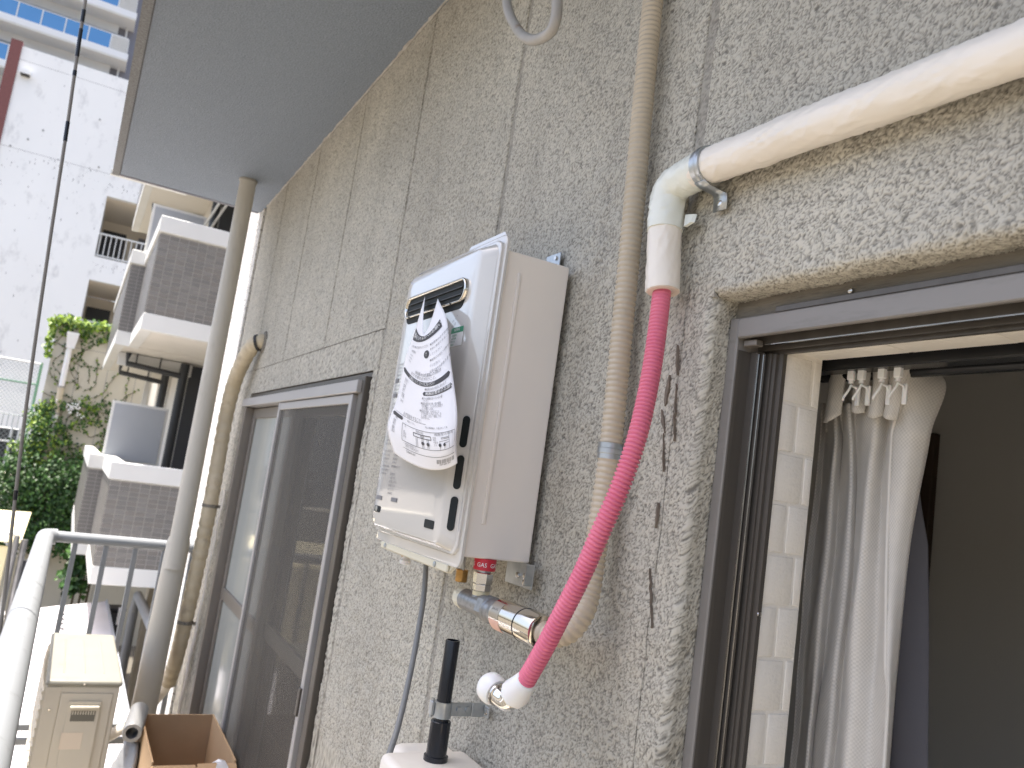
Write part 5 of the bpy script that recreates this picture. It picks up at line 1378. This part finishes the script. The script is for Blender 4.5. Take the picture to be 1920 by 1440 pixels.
def storey(zb, singles):
    """slab band, tiled parapet and white coping of one storey, stepped in plan"""
    zt0, zt1 = zb + 0.185, zb + 1.125
    # slabs
    part('balcony_slab', M_NSOFF, (XA + 0.02, YA + 0.02, zb + 0.004), (2.2, YB + 1.0, zb + 0.16))
    part('balcony_slab', M_NSOFF, (XB + 0.02, YB + 0.02, zb + 0.0), (2.2, YC - 0.02, zb + 0.155))
    part('slab_band', M_NWHITE, (XA - 0.012, YA - 0.012, zb - 0.01), (2.2, YA + 0.12, zb + 0.185), bev=0.006)
    part('slab_band', M_NWHITE, (XA - 0.012, YA + 0.1202, zb - 0.008), (XA + 0.12, YB - 0.0125, zb + 0.184), bev=0.006)
    part('slab_band', M_NWHITE, (XB - 0.012, YB - 0.012, zb - 0.01), (XA + 0.12, YB + 0.12, zb + 0.186), bev=0.006)
    part('slab_band', M_NWHITE, (XB - 0.012, YB + 0.1202, zb - 0.008), (XB + 0.12, YC, zb + 0.184), bev=0.006)
    # parapet core
    p = part('parapet', M_GROUT, (XA, YA, zt0), (2.2, YA + 0.10, zt1 + 0.02))
    part('parapet', M_GROUT, (XA + 0.0, YA + 0.1002, zt0), (XA + 0.10, YB - 0.002, zt1 + 0.02))
    q = part('parapet', M_GROUT, (XB, YB, zt0), (XA + 0.10, YB + 0.10, zt1 + 0.02))
    r = part('parapet', M_GROUT, (XB, YB + 0.1002, zt0), (XB + 0.10, YC - 0.01, zt1 + 0.02))
    # coping
    for a, c in (((XA - 0.03, YA - 0.03, zt1 + 0.02), (2.2, YA + 0.13, zt1 + 0.215)), ((XA - 0.03, YA + 0.1302, zt1 + 0.021), (XA + 0.13, YB - 0.031, zt1 + 0.214)),
                 ((XB - 0.03, YB - 0.03, zt1 + 0.02), (XA + 0.13, YB + 0.13, zt1 + 0.215)), ((XB - 0.03, YB + 0.1302, zt1 + 0.021), (XB + 0.13, YC + 0.01, zt1 + 0.214))):
        part('coping', M_NWHITE, a, c, bev=0.008)
    rows = [zt0 + 0.006 + i * 0.0522 for i in range(18)]
    if singles:
        for z in rows:
            for j in range(7):
                inst('tile', tile_v[random.randrange(3)], (XA + 0.004 + j * 0.1055, YA, z), p)
    else:
        b = B()
        for z in rows:
            for j in range(7): b.box((XA + 0.004 + j * 0.1055, YA - 0.004, z), (XA + 0.1025 + j * 0.1055, YA + 0.002, z + 0.0462))
        b.done('tile_field', M_TILE, p, kind='stuff')
    b = B()
    for z in rows:
        for j in range(9): b.box((XA + 0.745 + j * 0.1055, YA - 0.004, z), (XA + 0.8435 + j * 0.1055, YA + 0.002, z + 0.0462))
    b.done('tile_field', M_TILE, p, kind='stuff')
    b = B()
    for z in rows:
        for j in range(2): b.box((XB + 0.004 + j * 0.1055, YB - 0.004, z), (XB + 0.1025 + j * 0.1055, YB + 0.002, z + 0.0462))
        for j in range(21): b.box((XA - 0.008, YA + 0.012 + j * 0.1075, z), (XA + 0.002, YA + 0.112 + j * 0.1075, z + 0.0465))
        for j in range(51): b.box((XB - 0.008, YB + 0.012 + j * 0.1075, z), (XB + 0.002, YB + 0.112 + j * 0.1075, z + 0.0465))
    b.done('tile_field', M_TILE, q, kind='stuff')
    # recess: dark wall, light return wall, beam, partition, pipes
    zc = zb + 2.86
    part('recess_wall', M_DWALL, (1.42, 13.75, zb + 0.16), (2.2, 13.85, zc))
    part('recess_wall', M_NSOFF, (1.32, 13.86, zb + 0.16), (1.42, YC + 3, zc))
    part('beam', M_NWHITE, (XB + 0.1, 13.52, zc - 0.19), (1.42, 13.72, zc - 0.005))
    f = part('partition', M_NWHITE, (0.395, 12.66, zb + 0.16), (1.13, 12.70, zb + 2.10), bev=0.004)
    for x0, x1, z0, z1 in ((0.43, 1.095, zb + 1.30, zb + 2.06), (0.43, 1.095, zb + 0.22, zb + 1.26)):
        part('partition_panel', M_PART, (x0, 12.645, z0), (x1, 12.659, z1), par=f)
    for x0, y0 in ((1.30, 13.40), (1.23, 15.6)):
        b = B(); b.tube([(x0, y0, zb + 0.16), (x0, y0, zc - 0.02)], 0.065, 14); b.done('down_pipe', M_DPIPE, nb, smooth=True)
        b = B(); b.tube([(x0, y0 - 0.02, zc - 0.22), (0.50, y0 - 0.02, zc - 0.17), (0.50, y0 - 0.02, zc - 0.01)], 0.042, 12)
        for x in (0.62, 0.95): b.box((x - 0.01, y0 - 0.03, zc - 0.17), (x + 0.01, y0 - 0.01, zc - 0.002))
        b.done('waste_pipe', M_DPIPE, nb, smooth=True)
    part('window_post', M_NWHITE, (0.98, 16.4, zb + 0.16), (1.06, 16.5, zc))
for zb, s in ((-0.04, True), (2.825, True), (5.69, False)): storey(zb, s)
part('end_wall', M_NSOFF, (0.60, YC + 0.02, 3.0), (2.2, YC + 0.12, 8.5))
part('end_window', M_DWALL, (0.80, YC - 0.02, 4.2), (1.2, YC + 0.015, 5.2))
for x, z in ((1.06, 4.62), (1.14, 4.60)):
    b = B(); b.tube([(x, 10.35, z), (x, 13.2, z)], 0.016, 10); b.done('drying_pole', M_NWHITE, nb, smooth=True)
part('ground_wall', M_DWALL, (1.55, 6.5, GZ), (2.2, 13.7, -0.06))
part('ground_pillar', M_CONC, (1.30, 12.4, GZ), (1.54, 12.65, -0.06))
part('outer_wall', M_GROUT, (2.201, 10.2, GZ), (6, 18.2, 9.0))
b = B(); b.tube([(1.17, 6.6, -0.42), (1.17, 12.3, -0.50), (1.17, 12.5, -0.75), (1.17, 12.5, GZ)], 0.06, 12); b.done('gutter_pipe', M_PART, nb, smooth=True)

# ------------------------------------------------------------------ white rendered building with open corridors
ww = thing('white_building', 'tall white weathered building with open corridors and grey railings', 'building', (0, 29, GZ))
YW = 28.5
part('facade', M_WBLD, (-3.52, YW, GZ), (-0.455, YW + 5.4, 12.78), ww)
part('facade', M_WBLD, (-0.454, YW, 8.925), (2.4, YW + 0.25, 12.77), ww)
part('facade', M_WBLD, (2.401, YW, GZ), (6.0, YW + 5.4, 12.78), ww)
part('roof_slab', M_WBLD, (-0.454, YW + 0.26, 12.3), (2.4, YW + 5.4, 12.76), ww)
for k in range(4):
    z0 = 6.205 - 2.79 * k; z1 = 6.955 - 2.79 * k
    part('facade_band', M_WBLD, (-0.454, YW + 0.002, z0), (2.4, YW + 0.25, z1), ww)
    part('corridor_soffit', M_CORR, (-0.454, YW + 0.251, z1 + 1.97 if k == 0 else z1 + 2.05), (2.4, YW + 3.5, z1 + 2.2), ww)
    bw = part('corridor_wall', M_CORR, (-0.454, YW + 3.51, z0), (2.4, YW + 3.7, z1 + 2.0), ww)
    for x in (-0.40, 0.75, 1.75):
        part('corridor_door', M_DWALL if x != 0.75 else M_TGREY, (x, YW + 3.46, z1 - 0.4), (x + 0.75, YW + 3.50, z1 + 1.65), bw)
    if k < 3:
        rr = part('corridor_rail', M_NWHITE, (-0.453, YW + 0.05, z1 + 0.735), (2.399, YW + 0.11, z1 + 0.785), ww)
        part('bottom_bar', M_NWHITE, (-0.453, YW + 0.05, z1 + 0.045), (2.399, YW + 0.11, z1 + 0.085), rr)
        for i in range(19):
            part('rail_bar', M_NWHITE, (-0.40 + i * 0.148, YW + 0.06, z1 + 0.086), (-0.372 + i * 0.148, YW + 0.10, z1 + 0.734), rr)
part('brick_pilaster', M_REDB, (-3.83, YW - 0.05, GZ), (-3.521, YW + 5.4, 12.90), ww)
lf = part('wall_hood', M_WBLD, (-3.42, YW - 0.20, 11.90), (-3.14, YW - 0.001, 12.03), ww)
part('hood_shadow_gap', M_TRACK, (-3.40, YW - 0.19, 11.872), (-3.16, YW - 0.001, 11.899), lf)
for x, z in ((-1.10, 11.25), (-2.85, 10.0), (-3.25, 9.66), (-2.52, 10.4), (-0.85, 9.75)):
    b = B(); b.lathe((x, YW - 0.001, z), (0, -1, 0), [(0, 0.03), (0.02, 0.028), (0.021, 0.012)], 8); b.done('wall_stub', M_STAIN, ww)
for z in (9.62, 12.35):
    part('construction_joint', M_STAIN, (-3.519, YW - 0.0015, z), (-0.456, YW + 0.001, z + 0.010), ww)
b = B()
for _ in range(150):
    x = random.uniform(-3.4, 1.0)
    if random.random() < 0.55: z = 9.6 - abs(random.gauss(0, 0.5))
    else: z = random.uniform(3, 12)
    if x > -0.5: z = random.choice((6.75, 9.3)) - abs(random.gauss(0, 0.12))
    w, h = random.uniform(0.004, 0.02), random.uniform(0.01, 0.10)
    b.poly([(x, YW - 0.003, z), (x + w, YW - 0.003, z + h * 0.2), (x + w * 0.7, YW - 0.003, z + h), (x - w * 0.4, YW - 0.003, z + h * 0.7)])
b.done('chipped_spots', M_STAIN, ww, kind='stuff')

# ------------------------------------------------------------------ distant tower with blue glass balconies
tw = thing('glass_balcony_tower', 'distant tower with white balcony bands and blue glass railings', 'building', (-6, 62, GZ))
YT = 60.0
part('tower_wall', M_TGREEN, (-18, YT + 2.0, GZ), (-2.45, YT + 14, 50), tw)
part('tower_side_wall', M_TGREY, (-2.449, YT + 1.9, GZ), (0.6, YT + 14, 50), tw)
for k in range(-3, 4):
    z = 26.35 + 2.985 * k
    part('balcony_slab', M_WTOWER, (-18, YT, z), (-1.50, YT + 2.0, z + 0.22), tw)
    part('slab_upstand', M_WTOWER, (-18, YT - 0.05, z + 0.08), (-1.48, YT + 0.12, z + 0.52), tw)
    part('beam', M_WTOWER, (-18, YT + 1.55, z - 0.62), (-2.44, YT + 1.99, z - 0.002), tw)
    rl_ = part('glass_rail', M_WTOWER, (-18, YT + 0.02, z + 1.56), (-1.66, YT + 0.09, z + 1.61), tw)
    x = -2.72
    while x > -17:
        part('glass_pane', M_BGLASS, (x - 1.27, YT + 0.035, z + 0.53), (x, YT + 0.065, z + 1.555), rl_)
        part('rail_post', M_WTOWER, (x + 0.01, YT + 0.02, z + 0.52), (x + 0.075, YT + 0.09, z + 1.56), rl_)
        x -= 1.36
    lv = part('louvre_panel', M_NWHITE, (-2.63, YT + 0.03, z + 0.53), (-1.66, YT + 0.08, z + 1.555), rl_)
    b = B()
    for i in range(12): b.box((-2.62, YT + 0.0, z + 0.57 + i * 0.081), (-1.67, YT + 0.035, z + 0.60 + i * 0.081))
    b.done('louvre_slats', M_NWHITE, lv, kind='stuff')
    part('end_rail', M_NWHITE, (-1.655, YT + 0.03, z + 0.53), (-1.60, YT + 1.95, z + 1.56), rl_)
    b = B(); b.tube([(-1.92, YT + 1.6, z + 0.22), (-1.92, YT + 1.6, z + 2.98)], 0.06, 8); b.done('drain_pipe_run', M_WTOWER, tw, smooth=True)

# ------------------------------------------------------------------ retaining wall, ivy, fences
rw = thing('retaining_wall', 'tall beige retaining wall partly covered in ivy', 'wall', (0.5, 20, GZ))
YR = 20.0
part('wall_face', M_RET, (-0.72, YR, GZ), (4.0, YR + 1.2, 3.86), rw)
part('lower_wall', M_RET, (-8.0, YR + 0.10, GZ), (-0.721, YR + 1.2, 0.46), rw)
for x in (-0.18, 0.40, 0.98):
    part('pour_joint', M_STAIN, (x, YR - 0.003, GZ), (x + 0.012, YR + 0.001, 3.6), rw)
for z in (3.30, 2.05, 0.62):
    part('pour_joint', M_STAIN, (-0.70, YR - 0.0032, z), (2.5, YR + 0.001, z + 0.010), rw)
hp_ = thing('wall_downpipe', 'white downpipe with a square hopper on the ivy wall', 'drain pipe', (-0.4, 19.9, 1))
b = B(); b.loft([[( -0.395 + s * dx, 19.86 + s * dy, z) for dx, dy in ((-1, -1), (1, -1), (1, 1), (-1, 1))] for z, s in ((3.60, 0.115), (3.56, 0.115), (3.30, 0.085), (3.26, 0.085))]); b.done('hopper', M_WPLAST, hp_)
b = B(); b.tube([(-0.405, 19.86, 3.27), (-0.405, 19.86, 2.42)], 0.058, 14); b.done('pipe_run', M_WPLAST, hp_, smooth=True)
b = B(); b.tube([(-0.405, 19.86, 2.42), (-0.405, 19.86, 1.85)], 0.062, 14); b.done('pipe_run', mat('aged_pipe', (0.62, 0.55, 0.42), 0.6, col2=(0.55, 0.47, 0.34), nscale=4), hp_, smooth=True)
b = B(); b.tube([(-0.405, 19.86, 1.85), (-0.405, 19.86, 1.32)], 0.060, 14); b.done('pipe_run', M_WPLAST, hp_, smooth=True)
b = B(); b.tube([(-0.405, 19.86, 1.32), (-0.405, 19.86, 0.78)], 0.064, 14); b.done('pipe_run', MATS['aged_pipe'], hp_, smooth=True)
for z in (2.42, 1.85, 1.32):
    b = B(); b.lathe((-0.405, 19.86, z - 0.02), (0, 0, 1), [(0, 0.064), (0.0, 0.070), (0.04, 0.070), (0.04, 0.064)], 14); b.done('pipe_collar', M_RUST, hp_, smooth=True)

ivy = thing('climbing_ivy', 'green ivy climbing over the beige retaining wall', 'ivy', (-0.3, 19.9, 0))
def leaves(name, pts, mats, s0, s1):
    """five pointed leaf blades with a folded midrib, as one mass per tone"""
    groups = [([], []) for _ in mats]
    for p in pts:
        s = random.uniform(s0, s1)
        V_, F_ = groups[random.randrange(len(mats))]
        n = Vector((random.gauss(0, 0.45), -1, random.gauss(0.55, 0.45))).normalized()
        t = Vector((random.gauss(0, 0.5), 0.2, -1)); t = (t - n * t.dot(n)).normalized(); w = n.cross(t)
        p = Vector(p); k = len(V_)
        for a, c, d in ((-0.5, 0, 0.0), (-0.15, 0.5, 0.10), (0.15, 0.28, 0.03), (0.62, 0, -0.05), (0.15, -0.28, 0.03), (-0.15, -0.5, 0.10)):
            V_.append(tuple(p + t * a * s + w * c * s + n * d * s))
        F_ += [(k, k + 1, k + 2, k + 3), (k, k + 3, k + 4, k + 5)]
    for (V_, F_), mt in zip(groups, mats):
        if not V_: continue
        me = bpy.data.meshes.new(name); me.from_pydata(V_, [], F_); me.materials.append(mt)
        o = bpy.data.objects.new(name, me); COL.objects.link(o); adopt(o, ivy); o['kind'] = 'stuff'
def cloud(n, x0, x1, z0, z1, y0, y1):
    return [(random.uniform(x0, x1), random.uniform(y0, y1), random.uniform(z0, z1)) for _ in range(n)]
def clumps(n, k, x0, x1, z0, z1, y0, y1, r):
    out = []
    for _ in range(n):
        cx_, cz_ = random.uniform(x0, x1), random.uniform(z0, z1)
        for _ in range(k):
            out.append((random.gauss(cx_, r), random.uniform(y0, y1), random.gauss(cz_, r * 0.8)))
    return out
def inwall(p): return -1.5 < p[0] < 1.6
top = [(x, YR - 0.22 + 0.25 * random.random(), 3.82 + random.gauss(0, 0.055) + 0.04 * math.sin(x * 9)) for x in np.random.default_rng(1).uniform(-0.86, 1.0, 700)]
top += [(-0.80 + random.gauss(0, 0.05), YR - 0.1 + 0.3 * random.random(), random.uniform(3.0, 3.85)) for _ in range(130)]
leaves('top_foliage', top, (M_LEAF1, M_LEAF1, M_LEAF2), 0.05, 0.10)
fr = clumps(30, 14, -0.75, 0.9, 3.48, 3.75, YR - 0.12, YR - 0.01, 0.06)
vines = B()
vp = []
def vine(p, ang, L, wob=0.35, dens=0.045):
    pts = [Vector(p)]
    for _ in range(int(L / 0.06)):
        ang += random.gauss(0, wob)
        q = pts[-1] + Vector((math.cos(ang) * 0.06, 0, math.sin(ang) * 0.06))
        if q.x < -0.70: ang = 0.3
        pts.append(q)
        if random.random() < 0.62: vp.append((q.x + random.gauss(0, 0.02), YR - random.uniform(0.02, 0.07), q.z + random.gauss(0, 0.02)))
    pts = [Vector((p_.x, YR - 0.015, p_.z)) for p_ in pts]
    if len(pts) > 2: vines.tube(pts, 0.006, 5)
for x in np.linspace(-0.6, 1.0, 9): vine((x, YR, 3.5), -1.57 + random.gauss(0, 0.5), random.uniform(0.5, 1.6))
for _ in range(26): vine((random.uniform(-0.6, 0.9), YR, random.uniform(1.2, 2.6)), random.uniform(-0.3, 3.4), random.uniform(0.4, 1.0))
for x in np.linspace(-0.7, 0.9, 8): vine((x, YR, 0.6), 1.57 + random.gauss(0, 0.5), random.uniform(0.6, 1.7))
vines.done('vine_stem', M_VINE, ivy, smooth=True)
mid = fr + vp
mid += clumps(34, 16, -0.25, 1.0, 1.55, 2.25, YR - 0.16, YR - 0.02, 0.06)
mid += clumps(22, 14, -0.15, 0.9, 0.9, 1.5, YR - 0.14, YR - 0.02, 0.07)
leaves('ivy_foliage', mid, (M_LEAF2, M_LEAF2, M_LEAF3, M_LEAF1), 0.035, 0.07)
low = clumps(80, 30, -1.0, -0.25, -0.2, 1.75, YR - 0.40, YR - 0.02, 0.09)
low += [(x, y - 0.05, z) for x, y, z in clumps(24, 18, -0.72, -0.30, 1.2, 2.1, YR - 0.2, YR - 0.02, 0.06)]
leaves('ivy_foliage', low, (M_LEAF2, M_LEAF1, M_LEAF2, M_LEAF3), 0.035, 0.075)
bulk = clumps(170, 34, -1.25, 0.40, -1.0, 0.85, YR - 0.75, YR - 0.05, 0.11)
bulk += clumps(40, 20, 0.2, 0.9, -0.4, 0.7, YR - 0.5, YR - 0.05, 0.10)
leaves('ivy_foliage', bulk, (M_LEAF3, M_LEAF2, M_LEAF3), 0.045, 0.085)
fl = clumps(9, 5, -0.40, 0.1, 1.85, 2.1, YR - 0.22, YR - 0.12, 0.05) + clumps(10, 5, -1.1, -0.5, -1.15, -0.7, YR - 0.9, YR - 0.75, 0.06)
fb = B()
for p in fl:
    bmesh.ops.create_icosphere(fb.bm, subdivisions=1, radius=0.022, matrix=Matrix.Translation(p))
fb.done('blossom', M_WHITEINK, ivy, kind='stuff')

def chain_fence(label, x0, x1, z0, z1, y, pitch, post_x, mt_post, zig=True, coping=True):
    fn = thing('chain_link_fence', label, 'fence', ((x0 + x1) / 2, y, z0))
    b = B()
    h = z1 - z0
    xs = np.arange(x0 - h, x1, pitch)
    for s in (1, -1):
        for x in xs:
            a0, a1 = max(x, x0), min(x + h, x1)
            if a1 - a0 < 0.02: continue
            za, zb = z0 + (a0 - x), z0 + (a1 - x)
            if s < 0: za, zb = z0 + z1 - za, z0 + z1 - zb
            b.tube([(a0, y, za), (a1, y, zb)], 0.0045, 3, False)
    b.done('wire_mesh', M_WIRE, fn, kind='stuff')
    for x in post_x:
        b = B(); b.tube([(x, y + 0.02, z0 - 0.6), (x, y + 0.02, z1 + 0.03)], 0.030, 10); b.done('post', mt_post, fn, smooth=True)
    for z in (z1, (z0 + z1) / 2 + 0.1):
        b = B(); b.tube([(x0, y + 0.01, z), (x1, y + 0.01, z)], 0.018, 8); b.done('rail', M_WTOWER if z == z1 else mt_post, fn, smooth=True)
    return fn
chain_fence('tall green posted chain link fence before the white building', -4.0, -0.86, 1.75, 2.87, 20.6, 0.085, (-0.88, -2.6), M_FGREEN)
lf_ = chain_fence('low white framed chain link fence with dark backing beside the ivy', -4.0, -0.98, 0.66, 1.40, 20.2, 0.10, (-1.0, -1.14, -2.0), M_WTOWER)
part('backing', M_DWALL, (-4.0, 20.26, 0.50), (-0.99, 20.30, 1.39), lf_)
cf = thing('comb_fence', 'thin grey upright bars standing above the low chain link fence', 'fence', (-2, 20.4, 1.4))
for i in range(22):
    b = B(); b.tube([(-0.98 - i * 0.095, 20.4, 1.38), (-0.98 - i * 0.095, 20.4, 1.72)], 0.010, 6); b.done('bar', M_WIRE, cf)
b = B(); b.tube([(-4.0, 20.4, 1.70), (-0.95, 20.4, 1.70)], 0.012, 6); b.done('bar_rail', M_WIRE, cf)

# shrub under the neighbour balcony
sh = thing('dark_shrub', 'dark leafy shrub against the beige wall under the white balcony', 'shrub', (0.5, 15, GZ))
def shrub(par, pts, mts, s0, s1):
    global ivy
    keep = ivy; ivy = par; leaves('foliage', pts, mts, s0, s1); ivy = keep
shrub(sh, clumps(26, 20, 0.36, 0.75, -0.95, -0.28, 14.6, 15.3, 0.075), (M_LEAF3, M_LEAF2, M_LEAF3), 0.06, 0.11)
b = B()
for x in (0.45, 0.55, 0.65): b.tube([(x, 15, GZ), (x + 0.03, 15, -0.7)], 0.02, 6)
b.done('stem', M_VINE, sh)

# ------------------------------------------------------------------ carport roof, awning, poles, ground clutter
cp = thing('carport_roof', 'white corrugated carport roof seen from above', 'roof', (-0.5, 9, -0.6))
def corr(x0, x1, y0, y1, z):
    ys = np.linspace(0, 1, int((y1 - y0) / 0.0127) + 1)
    P = np.zeros((2, len(ys), 3))
    for i, x in enumerate((x0, x1)):
        yy = y0 + (y1 + (x - 0.78) * 1.0 - y0) * ys
        P[i, :, 0] = x; P[i, :, 1] = yy; P[i, :, 2] = z + 0.009 * np.sin(yy * 2 * math.pi / 0.076) + 0.004 * np.sin(yy * 1.3)
    return P
for x0, x1, dz in ((0.24, 0.785, 0.0), (-0.34, 0.245, 0.006), (-0.95, -0.335, 0.0), (-1.6, -0.945, 0.006), (-3.2, -1.595, 0.0)):
    sheet_np('roof_sheet', corr(x0, x1, 4.8, 12.3, -0.6 + dz), M_CARPORT, cp)
for x in (-0.29, 0.29, -0.9):
    for i in range(22):
        y = 6.5 + i * 0.26
        if y > 12.1 + (x - 0.78): continue
        b = B(); b.lathe((x, y, -0.588), (0, 0, 1), [(0, 0.022), (0.012, 0.020), (0.018, 0.008)], 8); b.done('roof_bolt', M_CARDOT, cp)
b = B(); b.box((0.786, 4.8, -0.66), (0.81, 12.3, -0.575)); b.done('edge_trim', M_PART, cp)
for x, y in ((0.7, 12.0), (0.7, 8.0), (-2.9, 8.6)):
    b = B(); b.tube([(x, y, GZ), (x, y, -0.63)], 0.045, 10); b.done('post', M_POLE, cp, smooth=True)

aw = thing('cream_awning', 'cream yellow sheet awning at the left edge below the ivy', 'awning', (-0.6, 9, 0.6))
b = B(); b.prism([(-1.6, 9.0, 0.435), (-0.236, 9.0, 0.475), (-0.216, 9.35, 0.70), (-1.6, 9.35, 0.66)], (0, 0.02, 0.03)); b.done('sheet', M_YELLOW, aw)
b = B(); b.tube([(-1.6, 8.97, 0.515), (-0.262, 8.97, 0.555)], 0.02, 10); b.done('front_bar', M_NWHITE, aw, smooth=True)
b = B(); b.box((-1.6, 9.05, GZ), (-0.335, 9.12, 0.42)); b.done('cream_panel', M_YELLOW, aw)
for k, (x, z1, mt, r) in enumerate(((-0.275, 0.555, M_POLE, 0.026), (-0.212, 0.52, M_POLE, 0.030), (-0.17, 0.33, M_DPIPE, 0.032))):
    b = B(); b.tube([(x, 8.85 + 0.05 * k, GZ), (x, 8.85 + 0.05 * k, z1)], r, 16)
    b.done('steel_pole', mt, None, smooth=True, cat='pole', group='upright poles beside the cream awning', label=('grey steel pole nearest the cream awning, with a bright worn tip', 'thick grey steel pole between another grey pole and a black pole', 'short black pole beside two grey steel poles')[k])

bn = thing('dark_bin', 'dark plastic bin with amber lid edge in the gap beside the carport', 'bin', (0.95, 12.7, GZ))
b = B(); b.box((0.83, 12.6, GZ), (1.08, 12.85, -0.78), 0.02); b.done('body', M_DARKITEM, bn)
b = B(); b.box((0.82, 12.58, -0.779), (1.09, 12.87, -0.74), 0.01); b.done('lid', M_DARKITEM, bn)
b = B(); b.box((0.90, 12.2, GZ), (1.00, 12.3, -1.10), 0.01); b.done('amber_post', M_ORANGE, None, label='amber plastic post in the dark gap by the carport edge', cat='post')
b = B(); b.box((0.985, 12.55, -0.95), (1.05, 12.575, -0.72), 0.004); b.done('sign_board', M_WPLAST, None, label='small white board hung on the dark bin', cat='sign')
